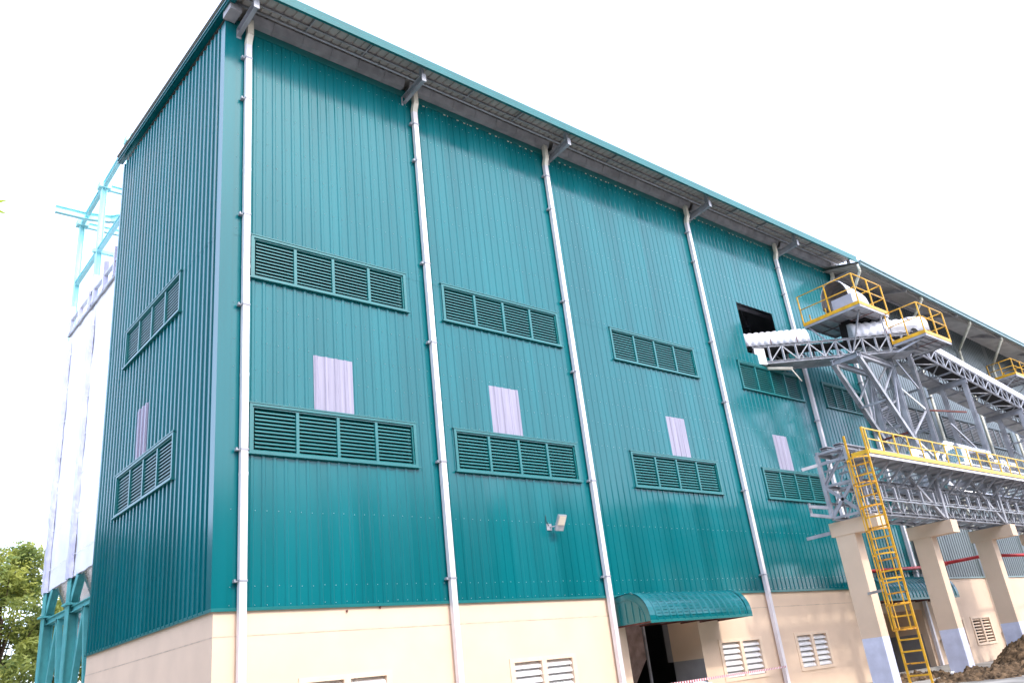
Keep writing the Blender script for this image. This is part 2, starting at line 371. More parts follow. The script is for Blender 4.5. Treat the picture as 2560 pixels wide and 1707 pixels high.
# inside shell, floor and roof
mb = MB(); mb.open = True
mb.quad((.4,D,G),(XE,D,G),(XE,D,25.6),(.4,D,25.6)); mb.quad((XE,0,G),(XE,D,G),(XE,D,25.6),(XE,0,25.2))
build(mb, 'rear_wall', M['interior'], B)
zr = lambda y: 25.34+.055*(y+1.8)
mb = MB()
x = -.35; seg = []
while x < XE+.05: seg += [(x,0),(x+.19,0),(x+.215,.055),(x+.26,.055),(x+.285,0)]; x += .36
top = [(a, -1.8, zr(-1.8)+h) for a,h in seg]; bot = [(a, D+.1, zr(D)+h) for a,h in seg]
n = len(seg)
mb.add(top+bot+[(p[0],p[1],p[2]-.012) for p in top]+[(p[0],p[1],p[2]-.012) for p in bot],
  [(i,i+1,i+1+n,i+n) for i in range(n-1)]+[(i+2*n,i+3*n,i+1+3*n,i+1+2*n) for i in range(n-1)]+[(i,i+2*n,i+1+2*n,i+1) for i in range(n-1)])
build(mb, 'roof', M['roof_under'], B)
# teal eave fascia (folded drip profile)
prof = [(-.38,-1.74,24.98),(-.38,-1.90,24.93),(-.38,-1.93,25.06),(-.38,-1.86,25.16),(-.38,-1.90,25.33),(-.38,-1.80,25.335),(-.38,-1.78,25.02)]
P(lambda m_: m_.prism(prof, (XE+.38,0,0)), 'eave_fascia', M['teal_dark'], B)
def barge(m_):
    a = V((-.33,-1.9,0)); 
    def pt(y,dx,dz): return (dx, y, zr(y)+dz)
    for (x0,x1,z0,z1) in ((-.26,-.20,-.30,.06),(-.30,-.26,-.20,-.15),(-.29,-.26,.0,.07),(-.26,.05,.06,.08),(-.23,-.03,-.30,-.27)):
        m_.add([pt(-1.9,x0,z0),pt(-1.9,x1,z0),pt(-1.9,x1,z1),pt(-1.9,x0,z1),pt(D+.15,x0,z0),pt(D+.15,x1,z0),pt(D+.15,x1,z1),pt(D+.15,x0,z1)],
           [(0,1,2,3),(7,6,5,4),(0,4,5,1),(1,5,6,2),(2,6,7,3),(3,7,4,0)])
P(barge, 'barge_board', M['teal'], B)
# box gutter in lengths between brackets
BR = [.43,7.53,15.7,26.4,35.15,41.75]
for a,b in zip(BR, BR[1:]):
    def gut(m_, a=a, b=b):
        m_.prism([(a+.12,-.03,25.02),(a+.12,-.31,25.02),(a+.12,-.47,25.30),(a+.12,-.43,25.30),(a+.12,-.29,25.06),(a+.12,-.03,25.06)], (b-a-.24,0,0))
        x = a+1.2
        while x < b-.3: m_.box((x,-.33,25.0),(x+.03,-.03,25.07)); m_.bar((x+.015,-.32,25.0),(x+.015,-.49,25.30),.03,.02); x += 1.2
    gt = P(gut, 'box_gutter', M['eave_grey'], B)
P(lambda m_: m_.tube((-.2,-.62,25.30),(XE,-.62,25.30),.045,8), 'gutter_rail', M['galv'], B)
P(lambda m_: m_.chan((-.25,-1.0,25.33),(XE,-1.0,25.33),.06,.16), 'eave_purlin', M['eave_grey'], B)
x = 3.9
for a,b in zip(BR, BR[1:]):
    for t in (.33,.67):
        P(lambda m_: m_.chan((a+(b-a)*t,-.7,25.33),(a+(b-a)*t,-1.75,25.27),.05,.1), 'eave_strut', M['eave_grey'], B)
for b in BR:
    def brk(m_, b=b):
        m_.chan((b,-.0,24.55),(b,-1.55,24.68),.15,.34,.02); m_.box((b-.02,-1.49,24.85),(b+.1,-1.30,25.28)); m_.box((b-.1,-.05,24.3),(b+.1,-.03,24.85)) 
    k = P(brk, 'eave_bracket', M['steel'], B)
    P(lambda m_: m_.box((b-.1,-1.585,24.49),(b+.1,-1.555,24.87)), 'end_plate', M['steel_light'], k)
P(lambda m_: m_.box((-.18,-.75,24.85),(.25,-.1,25.15)), 'gutter_stop_end', M['eave_grey'], B)

def louvre(parent, u0, u1, z0, z1, at, npan=4, nsl=11, mfr=None, msl=None, mback=None, h=.06):
    """at(u, out, z); a framed louvre vent with npan panels, standing proud of the ribs"""
    mfr = mfr or M['teal_dark']; msl = msl or M['teal_dark']
    def pb(m_, a, b, c, d, o0, o1):
        q = [at(a,o0,c),at(b,o0,c),at(b,o0,d),at(a,o0,d),at(a,o1,c),at(b,o1,c),at(b,o1,d),at(a,o1,d)]
        m_.add(q, [(0,1,2,3),(7,6,5,4),(0,4,5,1),(1,5,6,2),(2,6,7,3),(3,7,4,0)])
    v = bpy.data.objects.new('louvre_vent', None); col.objects.link(v); v.parent = parent; v['_w'] = parent['_w']
    v.empty_display_size = .2
    fr = MB(); o1 = .085; t = .10
    pb(fr,u0,u1,z1-t,z1,-.16,o1); pb(fr,u0,u1,z0,z0+t,-.16,o1); pb(fr,u0,u0+t,z0+t,z1-t,-.16,o1); pb(fr,u1-t,u1,z0+t,z1-t,-.16,o1)
    pb(fr,u0-.04,u1+.04,z1-.015,z1+.02,.0,o1+.02); pb(fr,u0-.07,u1+.07,z0-.025,z0+.02,.0,o1+.05)
    s = .05
    pb(fr,u0+t,u1-t,z1-t-s,z1-t,-.16,o1-.05); pb(fr,u0+t,u0+t+s,z0+t,z1-t-s,-.16,o1-.05); pb(fr,u1-t-s,u1-t,z0+t,z1-t-s,-.16,o1-.05)
    build(fr,'frame',mfr,v)
    a0, a1, c0, c1 = u0+t+s, u1-t-s, z0+t, z1-t-s
    w = (a1-a0)/npan
    for i in range(1,npan):
        mu = MB(); pb(mu,a0+i*w-.05,a0+i*w+.05,c0,c1,-.14,o1-.03); build(mu,'mullion',mfr,v)
    bk = MB(); pb(bk,a0,a1,c0,c1,-.16,-.15); build(bk,'backing',mback or M['rib_dark'],v)
    for i in range(npan):
        sl = MB(); x0 = a0+i*w+.05; x1 = a0+(i+1)*w-.05
        for k in range(nsl):
            z = c0+(k+.35)*(c1-c0)/nsl; dz = (c1-c0)/nsl
            q = [at(x0,-.12,z+dz*.45),at(x1,-.12,z+dz*.45),at(x1,.0,z-dz*.22),at(x0,.0,z-dz*.22)]
            n_ = [at(x0,-.115,z+dz*.45+.01),at(x1,-.115,z+dz*.45+.01),at(x1,.005,z-dz*.22+.01),at(x0,.005,z-dz*.22+.01)]
            sl.add(q+n_, [(0,1,2,3),(7,6,5,4),(0,4,5,1),(1,5,6,2),(2,6,7,3),(3,7,4,0)])
            pb(sl,x0,x1,z-dz*.22-.03,z-dz*.22+.01,-.002,.008)
        build(sl,'slat_panel',msl,v)
    return v
fat = lambda u,o_,z: (u,-.03-o_,z)
sat = lambda u,o_,z: (-.03-o_,u,z)
for i,(a,b) in enumerate(LOUV):
    louvre(B, a, b, 14.68, 16.27, fat); louvre(B, a, b if i<4 else 41.0, 8.84, 10.43, fat)
louvre(B, 3.3, 9.18, 14.68, 16.27, sat); louvre(B, 3.3, 9.18, 8.84, 10.43, sat)
for a,b in SKYL:
    mb = MB(); mb.open = True; clad(mb, a, b, 10.46, 12.35, lambda x,h,z: (x,-.046-h,z)); build(mb,'skylight_panel',M['skylight'],B)
    pass
mb = MB(); mb.open = True; clad(mb, 6.14, 7.43, 10.46, 12.35, lambda y,h,z: (-.046-h,y,z), phase=.5); build(mb,'skylight_panel',M['skylight'],B)
# downpipes
def downpipe(parent, x, ztop, zbot, m_, me, w=.21, d=.17, y=-.10, clamps=(), gut=(25.02)):
    p = MB()
    p.box((x-w/2,y-d,zbot),(x+w/2,y,ztop))
    dp = build(p,'downpipe',m_,parent)
    e = MB(); yc = y-d/2
    pts = [(x,yc,ztop),(x,yc-.02,ztop+.12),(x,yc-.13,ztop+.38),(x,yc-.13,25.02)]
    for a_,b_ in zip(pts,pts[1:]):
        a_ = V(a_); b_ = V(b_); e.bar(a_,b_+(b_-a_)*.06,w*1.04,d*1.04,(0,1,0))
    build(e,'elbow',me,dp)
    for z in clamps:
        c = MB(); c.box((x-w/2-.015,y-d-.015,z-.03),(x+w/2+.015,y-.0,z+.03)); c.box((x-w/2-.11,y-.1,z-.03),(x-w/2-.015,y-.0+.06,z+.0)); c.box((x-w/2-.13,y-.12,z-.04),(x-w/2-.09,y-.0,z+.04))
        build(c,'clamp',M['steel_light'],dp)
    j = MB()
    for z in (7.9+.3*x%1,11.2,14.9,18.6): j.box((x-w/2-.006,y-d-.006,z),(x+w/2+.006,y+.001,z+.10))
    build(j,'pipe_joint',m_,dp)
    return dp
for i,x in enumerate(PIPES):
    downpipe(B, x, 24.02, G, M['pipe'], M['elbow'], clamps=(5.15,8.9+.2*(i%2),13.6,16.9,21.6,23.4))
# base louvres
def base_louvre(parent, a, b, nsl, thick, back):
    v = bpy.data.objects.new('wall_louvre', None); col.objects.link(v); v.parent = parent; v['_w'] = parent['_w']
    w = (b-a-.62)/2
    for k,(c,d) in enumerate(((a+.2,a+.2+w),(b-.2-w,b-.2))):
        s = MB(); hz = 1.4/nsl
        for i in range(nsl):
            z = .98+(i+.5)*hz
            yk = .17 if back != 'dark' else .06
            s.add([(c,.02,z-hz*thick),(d,.02,z-hz*thick),(d,yk,z+hz*thick),(c,yk,z+hz*thick),(c,.02,z-hz*thick+.06),(d,.02,z-hz*thick+.06),(d,yk,z+hz*thick+.04),(c,yk,z+hz*thick+.04)],
                  [(0,1,2,3),(7,6,5,4),(0,4,5,1),(1,5,6,2),(2,6,7,3),(3,7,4,0)])
        build(s,'slat_panel',M['white_slat'] if back!='dark' else M['beige_frame'],v)
    f = MB(); y0,y1 = -.045,-.013
    f.box((a,y0,2.38),(b,y1,2.52)); f.box((a,y0,.84),(b,y1,.98)); f.box((a,y0,.98),(a+.2,y1,2.38)); f.box((b-.2,y0,.98),(b,y1,2.38)); f.box((a+.2+w,y0,.98),(b-.2-w,y1,2.38))
    build(f,'frame',M['beige_frame'],v)
    k = MB(); k.box((a+.1,.33,.9),(b-.1,.36,2.45)); build(k,'backing',M['dark'] if back=='dark' else M['dark_grey_paint'],v)
for a,b in BL1: base_louvre(B, a, b, 6, .42, 'light')
# door opening 1: deep jambs, grey dado, dark hall behind
def recess(parent, a, b, zt, dep, inner):
    for q0,q1 in (((a-.3,.34,1.86),(a,dep,zt+.3)),((b,.34,1.86),(b+.3,dep,zt+.3))): P(lambda m_: m_.box(q0,q1), 'door_jamb', M['beige'], parent)
    for q0,q1 in (((a-.3,.335,G),(a+.004,dep,1.86)),((b-.004,-.008,G),(b+.3,dep,1.86))): P(lambda m_: m_.box(q0,q1), 'painted_dado', M['dark_grey_paint'], parent)
    P(lambda m_: m_.box((a-.3,.34,zt),(b+.3,dep,zt+.3)), 'lintel', M['beige'], parent)
recess(B, 16.1, 20.55, 3.45, 1.6, 0)
P(lambda m_: (m_.box((15.2,3.5,G),(15.4,9,3.4)), m_.box((14.8,1.0,3.6),(24,1.05,7)), m_.box((24.5,1.0,G),(24.7,9,7)), m_.box((14.8,9,G),(24.7,9.2,7)), m_.box((14.8,1,7),(24.7,9.2,7.1))), 'hall_partition', M['interior'], B)
P(lambda m_: (m_.box((20.55,1.6,1.86),(20.9,1.9,3.7))), 'sliding_door', M['dark_grey_paint'], B)
# roof trusses behind the opening
for yy in (1.2,3.6,6.0):
    def tr(m_, yy=yy):
        m_.ibeam((26,yy,20.9),(36,yy,20.9),.3,.5); m_.bar((26,yy,23.6),(36,yy,23.6),.15,.2)
        for k in range(6): m_.bar((26+k*1.7,yy,20.9),(26.85+k*1.7,yy,23.6),.1,.1); m_.bar((26.85+k*1.7,yy,23.6),(27.7+k*1.7,yy,20.9),.1,.1)
    P(tr, 'roof_truss', M['steel'], B)
P(lambda m_: [m_.bar((x_,.3,23.7+.055*.3),(x_,11,24.3),.1,.2) for x_ in (27,28.5,30,31.5,33,34.5)], 'roof_purlins', M['steel_light'], B)

# ================================================================ barrel canopies
def canopy(parent, x0, x1, ztop, depth, drop):
    R = .95; zb = ztop-drop
    def arc():
        p = [(-.05,ztop)]; p.append((-(depth-R),ztop+.06))
        for i in range(1,11):
            t = math.pi/2*i/10*.93; p.append((-(depth-R)-R*math.sin(t), ztop+.06-R*(1-math.cos(t))*(drop+.06)/R*.95))
        p.append((-depth, zb)); return p
    a = arc()
    v = bpy.data.objects.new('barrel_canopy', None); col.objects.link(v); v.parent = parent; v['_w'] = parent['_w']
    s = MB(); s.open = True
    x = x0; prof = []
    prof = [(x0,0),(x0+.28,0)]
    x = x0+.34
    while x < x1-.32: prof += [(x,0),(x+.03,.035),(x+.08,.035),(x+.11,0),(x+.36,0)]; x += .40
    prof += [(x1-.28,0),(x1,0)]
    prof = sorted(prof)
    nn = len(a)
    nor = []
    for i in range(nn):
        p = a[max(0,i-1)]; q = a[min(nn-1,i+1)]; d = V((q[0]-p[0], q[1]-p[1])).normalized(); nor.append((d[1]*1.0, -d[0]))
    for (p0,h0),(p1,h1) in zip(prof,prof[1:]):
        for i in range(nn-1):
            y0,z0 = a[i]; y1,z1 = a[i+1]; n0 = nor[i]; n1 = nor[i+1]
            s.quad((p0,y0+n0[0]*h0,z0+n0[1]*h0),(p1,y0+n0[0]*h1,z0+n0[1]*h1),(p1,y1+n1[0]*h1,z1+n1[1]*h1),(p0,y1+n1[0]*h0,z1+n1[1]*h0))
    # crimp ridges across the pans of the bend
    c = s; x = x0+.34
    while x < x1-.5:
        for i in range(9):
            t = .35+i*.075; th = math.pi/2*t; y = -(depth-R)-R*math.sin(th); z = ztop+.06-(drop+.06)*.95*(1-math.cos(th))
            c.bar((x+.14,y-.012,z+.012),(x+.37,y-.012,z+.012),.014,.010)
        x += .40
    build(s,'curved_sheet',M['teal'],v)
    # end cheek panels
    for xe in (x0,x1):
        e = MB(); poly = [(xe,y,z) for y,z in a]+[(xe,-.05,zb)]
        e.prism(poly,(.025 if xe==x0 else -.025,0,0)); ck = build(e,'end_cheek',M['teal_dark'],v)
        r = MB(); sg = -1 if xe==x0 else 1
        for k in range(4): r.box((xe+sg*.0,-.25-k*.33,zb+.05),(xe+sg*.03,-.31-k*.33,ztop-.25-(0 if k<3 else .15)))
        r2 = [(xe+sg*.012, y*.86, zb+(z-zb)*.82) for y,z in a]
        for p,q in zip(r2,r2[1:]): r.bar(p,q,.03,.03)
        for p in r2[1:]: dot(r,(p[0]+sg*.02,p[1]*1.05,p[2]+.04),.012)
        build(r,'cheek_rib',M['teal_dark'],ck) if False else build(r,'cheek_ribs',M['teal_dark'],v)
        # edge trim lapping the sheet
        tmb = MB()
        for (p,q) in zip(a,a[1:]): tmb.bar((xe+(.14 if xe==x0 else -.14),p[0]-.02,p[1]+.03),(xe+(.14 if xe==x0 else -.14),q[0]-.02,q[1]+.03),.30,.02)
        build(tmb,'edge_trim',M['teal'],v)
    P(lambda m_: (m_.box((x0,-depth-.03,zb-.07),(x1,-depth+.01,zb+.03)), m_.box((x0+.03,-depth+.05,zb+.0),(x1-.03,-.05,zb+.03))), 'soffit', M['teal_dark'], v)
    for k in range(6): P(lambda m_: m_.box((x0+.05+k*(x1-x0-.1)/5,-depth+.03,zb-.06),(x0+.11+k*(x1-x0-.1)/5,-.02,zb+.0)), 'soffit_frame', M['rust_bar'], v)
canopy(B, 15.62, 22.0, 4.33, 1.75, 1.02)

# ================================================================ GREY WAREHOUSE
Wh = thing('grey_warehouse', 'long grey ribbed-metal warehouse on a beige base beyond the teal hall', 'building', (42,0,G))
X2 = 84.0
wt = lambda x: 24.75-.012*(x-42)
LV2 = [(43.0,50.4),(52.2,58.7),(60.4,65.1),(66.7,72.2),(74,80)]
mb = MB(); mb.open = True
clad(mb, XE+.02, X2, 4.85, 25, lambda x,h,z: (x,-.03-h,z), [(x_-.3,x_+.3) for x_ in (42.35,51.4,59.6,65.9,73)], [(a+.08,b-.08,14.53,16.07) for a,b in LV2], zf=wt)
build(mb,'front_cladding',M['grey_clad'],Wh)
hl2 = bl_holes([(43.1,46.1),(47.1,50.05),(52.15,55.2),(56.2,59.2)])
mb = MB(); mb.open = True
wall_holes(mb, XE+.02, X2, G, 4.87, hl2, .0, .35)
build(mb,'base_wall',M['beige_stained'],Wh)
P(lambda m_: m_.box((XE+.02,-.07,4.80),(X2,0,4.88)), 'drip_flashing', M['grey_fascia'], Wh)
for a,b in [(43.1,46.1),(47.1,50.05),(52.15,55.2),(56.2,59.2)]: base_louvre(Wh, a, b, 8, .10, 'dark')
for a,b in LV2:
    louvre(Wh, a, b, 14.45, 16.15, fat, 4, 12, M['grey_clad'], M['steel'])
fz2 = lambda x: 24.38-.036*(x-40)
# sloping soffit sheet and fascia
def soff(m_):
    x = XE-1.3; pr = []
    while x < X2: pr += [(x,0),(x+.2,0),(x+.22,.03),(x+.28,.03),(x+.30,0)]; x += .36
    for (p,h),(q,k) in zip(pr,pr[1:]):
        m_.quad((p,-2.5,fz2(p)-.12+h),(q,-2.5,fz2(q)-.12+k),(q,.0,wt(q)+k),(p,.0,wt(p)+h))
mb = MB(); mb.open = True; soff(mb); build(mb,'soffit_sheet',M['roof_under'],Wh)
def fas(m_):
    x0,x1 = XE-1.4,X2
    for (y0,y1,a,b) in ((-2.62,-2.5,-.34,.0),(-2.68,-2.62,-.08,.03),(-2.66,-2.62,-.34,-.28)):
        m_.add([(x0,y0,fz2(x0)+a),(x0,y1,fz2(x0)+a),(x0,y1,fz2(x0)+b),(x0,y0,fz2(x0)+b),(x1,y0,fz2(x1)+a),(x1,y1,fz2(x1)+a),(x1,y1,fz2(x1)+b),(x1,y0,fz2(x1)+b)],
           [(0,1,2,3),(7,6,5,4),(0,4,5,1),(1,5,6,2),(2,6,7,3),(3,7,4,0)])
P(fas, 'gutter_fascia', M['grey_fascia'], Wh)
mb = MB(); mb.add([(XE-1.35,-2.5,fz2(XE)),(X2,-2.5,fz2(X2)),(X2,20,27.5),(XE+.1,20,27.5),(XE+.1,-.1,25.02),(XE-1.35,-.1,25.02)], [(0,1,2,3,4,5)]); mb.open=True; build(mb,'roof',M['roof'],Wh)
for xq in (47,55,63,71):
    P(lambda m_: m_.bar((xq,-.05,wt(xq)-.25),(xq,-2.45,fz2(xq)-.35),.12,.25), 'eave_rafter', M['eave_grey'], Wh)
P(lambda m_: m_.bar((XE,-2.2,fz2(XE)-.32),(X2,-2.2,fz2(X2)-.32),.06,.06), 'gutter_rail', M['roof_under'], Wh)
P(lambda m_: m_.bar((XE,-.14,wt(XE)-.14),(X2,-.14,wt(X2)-.14),.14,.2), 'wall_plate', M['eave_grey'], Wh)
for k,(xt,zt_,xl,zl) in enumerate([(40.65,24.0,42.4,22.3),(49.3,23.9,51.3,22.6),(57.2,23.6,59.7,22.3),(63.15,23.4,65.95,21.9),(70.5,23.2,73,21.6)]):
    d = MB(); d.path([(xt,-2.4,fz2(xt)-.2),(xt,-2.4,zt_-.35),(xl,-.22,zl),(xl,-.22,.2 if k>0 else 1.0)], .10 if k else .09, 10)
    dp = build(d,'downpipe',M['pipe_old'],Wh)
    P(lambda m_: [m_.box((xl-.22,-.34,z),(xl+.13,-.03,z+.05)) for z in (1.4,8,12.6,17.2)], 'clamp', M['steel_light'], dp)
P(lambda m_: (m_.bar((42.55,-.15,9),(42.55,-.15,5.35),.2,.16,(0,1,0)), m_.bar((42.55,-.15,5.4),(43.6,-.15,4.75),.18,.16,(0,1,0))), 'rainwater_offset', M['pipe'], Wh)
# recessed doorway in shade with its own louvre and blue dado
P(lambda m_: (m_.box((35.2,2.5,1.86),(41.3,2.7,3.5)),), 'recess_rear_wall', M['beige'], B)
P(lambda m_: (m_.box((35.2,2.495,G),(41.3,2.69,1.86)),), 'recess_dado', M['dark_grey_paint'], B)
P(lambda m_: (m_.box((41.0,.34,1.86),(41.3,2.5,3.5)), m_.box((35.2,.34,1.86),(35.5,2.5,3.5)), m_.box((35.2,.34,3.15),(41.3,2.7,3.5))), 'recess_side_wall', M['beige'], B)
for q0,q1 in (((40.996,.34,G),(41.3,2.495,1.86)),((35.2,.34,G),(35.504,2.495,1.86))): P(lambda m_: m_.box(q0,q1), 'recess_side_dado', M['dark_grey_paint'], B)
def rl(m_):
    for k in range(8): m_.box((38.9,2.46,.7+k*.22),(40.7,2.5,.8+k*.22))
P(rl, 'recess_louvre', M['dark'], B)
canopy(B, 33.9, 42.2, 4.72, 1.8, 1.12)

# ================================================================ FLOODLIGHT
fl = thing('floodlight', 'small square grey floodlight on a wall arm above the doorway canopy', 'lamp', (12.95,-.1,7.0))
P(lambda m_: (m_.bar((12.75,-.04,7.0),(12.95,-.42,7.0),.05,.04), m_.box((12.6,-.08,6.88),(12.85,-.04,7.12)), m_.bar((12.72,-.42,6.95),(13.12,-.42,6.95),.04,.08)), 'arm', M['steel'], fl)
tilt = Matrix.Rotation(math.radians(30),3,'X')
def lampbody(m_, w, h, d, y0, zc):
    vs = []
    for y in (y0,y0+d):
        for (a,b) in ((-w,-h),(w,-h),(w,h),(-w,h)): vs.append(V((12.93,-.5,7.08)) + tilt @ V((a,y,b+zc)))
    m_.add(vs, [(0,1,2,3),(7,6,5,4),(0,4,5,1),(1,5,6,2),(2,6,7,3),(3,7,4,0)])
hs = MB(); lampbody(hs,.20,.30,.08,-.04,0); build(hs,'housing',M['galv'],fl)
hs = MB(); lampbody(hs,.16,.17,.02,-.062,.09); build(hs,'glass',M['lens'],fl)
P(lambda m_: m_.path([(12.62,-.05,7.45),(12.58,-.1,7.2),(12.7,-.1,7.03)],.012,6), 'cable', M['dark'], fl)

# ================================================================ CONCRETE COLUMNS
cl = ['beige concrete T-column behind the foot of the yellow caged ladder, with a lilac painted base','beige concrete T-column second from the ladder, its foot by the dirt heap','beige concrete T-column rising behind the big dirt heap','farthest beige concrete T-column under the pipe rack, past the dirt heap']
for i,x in enumerate((25.4,32.6,39.8,47.0)):
    c = thing('concrete_column', cl[i], 'column', (x,-4.85,G), 'beige T-columns under the pipe rack')
    P(lambda m_: m_.box((x,-5.3,1.86),(x+.6,-4.42,6.03)), 'shaft', M['beige'], c)
    P(lambda m_: m_.box((x-.004,-5.304,G),(x+.604,-4.416,1.86)), 'painted_base', M['pale_blue'], c)
    P(lambda m_: m_.box((x-.03,-6.42,6.03),(x+.66,-4.25,6.62)), 'cap_beam', M['beige'], c)
    P(lambda m_: m_.box((x+.1,-6.3,6.62),(x+.5,-4.4,6.66)), 'bearing_plate', M['steel'], c)

# ================================================================ PIPE RACK
R = thing('pipe_rack', 'long grey steel lattice pipe rack with a yellow-railed walkway on concrete columns', 'pipe rack', (25,-5.3,6.66))
YF, YBk = -6.08, -4.72; XS, XR = 25.0, 49.2
step = 1.27
for y in (YF,YBk):
    for z,w,h in ((6.74,.12,.16),(8.1,.12,.18),(9.55,.12,.20)):
        P(lambda m_: m_.chan((XS,y,z),(XR,y,z),w,h,.018), 'chord', M['steel_light'] if z==7.37 else M['steel'], R)
P(lambda m_: m_.chan((XS+.9,YF-.16,7.34),(XR,YF-.16,7.34),.10,.14,.018), 'light_rail', M['galv'], R)
P(lambda m_: m_.chan((XS,YBk,7.37),(XR,YBk,7.37),.08,.12,.018), 'chord', M['steel'], R)
nb = int((XR-XS)/step)
for k in range(nb+1):
    x = XS+k*step
    for y in (YF,YBk):
        big = abs((x-25.4) % 7.2) < .7 or k == 0
        w = .16 if big else .07
        P(lambda m_: m_.bar((x,y,6.74),(x,y,9.5),w,w,(1,0,0)) if big else m_.bar((x,y,6.74),(x,y,8.05),w,w,(1,0,0)), 'upright', M['steel'], R)
    for z in (6.74,8.1,9.55): P(lambda m_: m_.bar((x,YF,z),(x,YBk,z),.07,.10), 'cross_beam', M['steel'], R)
    if k < nb:
        P(lambda m_: m_.bar((x,YF+.05,6.78),(x+step/2,YF+.05,7.34),.05,.05), 'web_brace', M['steel'], R)
        P(lambda m_: m_.bar((x+step/2,YF+.05,7.34),(x+step,YF+.05,6.78),.05,.05), 'web_brace', M['steel'], R)
        P(lambda m_: m_.bar((x,YBk,6.78),(x+step,YBk,8.05),.06,.06), 'web_brace', M['steel_light' if k%3 else 'steel'], R)
        P(lambda m_: m_.bar((x,YBk,8.15),(x+step*.95,YBk,9.5),.05,.05), 'web_brace', M['steel'], R)
        P(lambda m_: m_.bar((x,YF,6.72),(x+step,YBk,6.72),.05,.05), 'plan_brace', M['steel'], R)
        P(lambda m_: m_.bar((x+step,YF,8.12),(x,YBk,8.12),.05,.05), 'plan_brace', M['steel'], R)
    # light channel stubs standing on the mid rail
    P(lambda m_: m_.chan((x+.45,YF-.2,7.33),(x+.45,YF-.2,7.86),.10,.10,.02,(1,0,0)), 'stub_post', M['steel_light'], R)
    # raking walkway struts
    P(lambda m_: m_.bar((x+.3,-7.05,8.74),(x+.3,YF,7.98),.05,.09), 'walkway_strut', M['steel'], R)
    P(lambda m_: m_.bar((x+.3,-7.1,8.80),(x+.3,YBk,8.80),.05,.08), 'walkway_joist', M['steel'], R)
for i,x in enumerate((25.6,32.8,40.0)):
    P(lambda m_: m_.bar((x-.1,YF-.12,6.7),(x+.0,YF-.12,8.7),.2,.2,(1,0,0)) if i else m_.bar((x,YF,6.7),(x,YF,8.7),.12,.12,(1,0,0)), 'main_post', M['steel'], R)
    if i: P(lambda m_: m_.bar((x-.2,YF-.1,6.75),(x-3.0,YF-.1,8.75),.12,.14), 'main_brace', M['steel'], R)
# end frame towards the camera
for p,q in (((25,YF,9.1),(25,YBk,9.1)),((25,YF,6.75),(25,YBk,8.1)),((25,YBk,8.1),(25,YF,9.5)),((25,YF,8.1),(25,YBk,6.75)),((25,YBk,9.1),(24.35,-4.2,8.95)),((25,YBk,7.2),(24.3,-4.15,7.35)),((25,YBk,6.8),(24.25,-4.15,7.0)),((25.0,YBk,9.55),(26.3,YF,9.55)),((25.2,-4.3,6.2),(25.0,-3.3,6.15)),((25.5,-4.3,6.25),(25.3,-3.4,6.2))):
    P(lambda m_: m_.chan(p,q,.08,.13,.018), 'end_bracing', M['steel_light'], R)
P(lambda m_: m_.box((24.32,-4.2,7.0),(24.4,-4.12,7.5)), 'end_stub', M['steel_light'], R)
# walkway deck, edge angle, toe board, handrail
P(lambda m_: m_.box((24.6,-7.22,8.85),(XR,YF+.1,8.88)), 'deck_plate', M['steel'], R)
P(lambda m_: m_.box((24.6,-7.25,8.79),(XR,-7.21,8.89)), 'edge_angle', M['white_sheet'], R)
P(lambda m_: m_.box((24.62,-7.28,8.93),(XR,-7.25,9.09)), 'toe_board', M['yellow_lemon'], R)
P(lambda m_: m_.box((24.62,-7.25,8.93),(24.66,-6.45,9.10)), 'end_toe_board', M['yellow_lemon'], R)
for z in (10.0,9.55): P(lambda m_: m_.bar((24.75,-7.24,z),(XR,-7.24,z),.05,.05), 'rail', M['yellow_lemon'], R)
for k in range(20):
    x = 24.75+1.27*k+(0 if k else 0)
    if x < XR: P(lambda m_: m_.bar((x,-7.24,8.95),(x,-7.24,10.0),.055,.055,(1,0,0)), 'rail_post', M['yellow_lemon'], R)
P(lambda m_: m_.bar((24.55,-7.24,10.02),(24.75,-7.24,10.0),.05,.05), 'rail_return', M['yellow_lemon'], R)
# cable trays lying in the rack belong to it
for y,z in ((-5.75,9.72),(-5.1,9.72)):
    P(lambda m_: (m_.chan((25.0,y,z),(XR,y,z),.35,.12,.02), [m_.box((25.5+k*.6,y-.17,z-.06),(25.56+k*.6,y+.17,z-.03)) for k in range(38)]), 'cable_tray', M['steel_light'], R)

# ================================================================ CAGED LADDER
L = thing('caged_ladder', 'yellow caged steel ladder with rusty rungs climbing to the rack walkway', 'ladder', (24.45,-6.85,G))
xl = 24.45; ya, yb = -6.42, -7.26
P(lambda m_: m_.bar((xl,ya,G),(xl,ya,9.85),.045,.085,(0,1,0)), 'side_rail', M['yellow'], L)
P(lambda m_: m_.bar((xl,yb,G),(xl,yb,10.02),.045,.085,(0,1,0)), 'side_rail', M['yellow'], L)
z = .35; k = 0
while z < 8.9:
    P(lambda m_: m_.bar((xl,ya,z),(xl,yb,z),.06,.06), 'rung', M['rusty'] if k%3==1 else M['yellow'], L); z += .43; k += 1
def hoop(z):
    pts = []
    for i in range(11):
        t = math.pi*i/10; pts.append((xl-.55*math.sin(t)**.8 if 0<i<10 else xl, (ya+yb)/2+(ya-yb)/2*math.cos(t)*(1.08 if 0<i<10 else 1), z))
    return pts
zz = [2.0,2.95,3.9,4.85,5.8,6.75,7.7,8.75]
for z in zz:
    hp = hoop(z); P(lambda m_: [m_.bar(a,b,.012,.06,(0,0,1)) for a,b in zip(hp,hp[1:])], 'cage_hoop', M['rusty'] if int(z*10)%3 else M['yellow'], L)
for i in (2,5,8):
    p = hoop(0)[i]; P(lambda m_: m_.bar((p[0],p[1],2.0),(p[0],p[1],8.78),.045,.012,(0,1,0) if i==5 else (1,0,0)), 'cage_strap', M['yellow'], L)
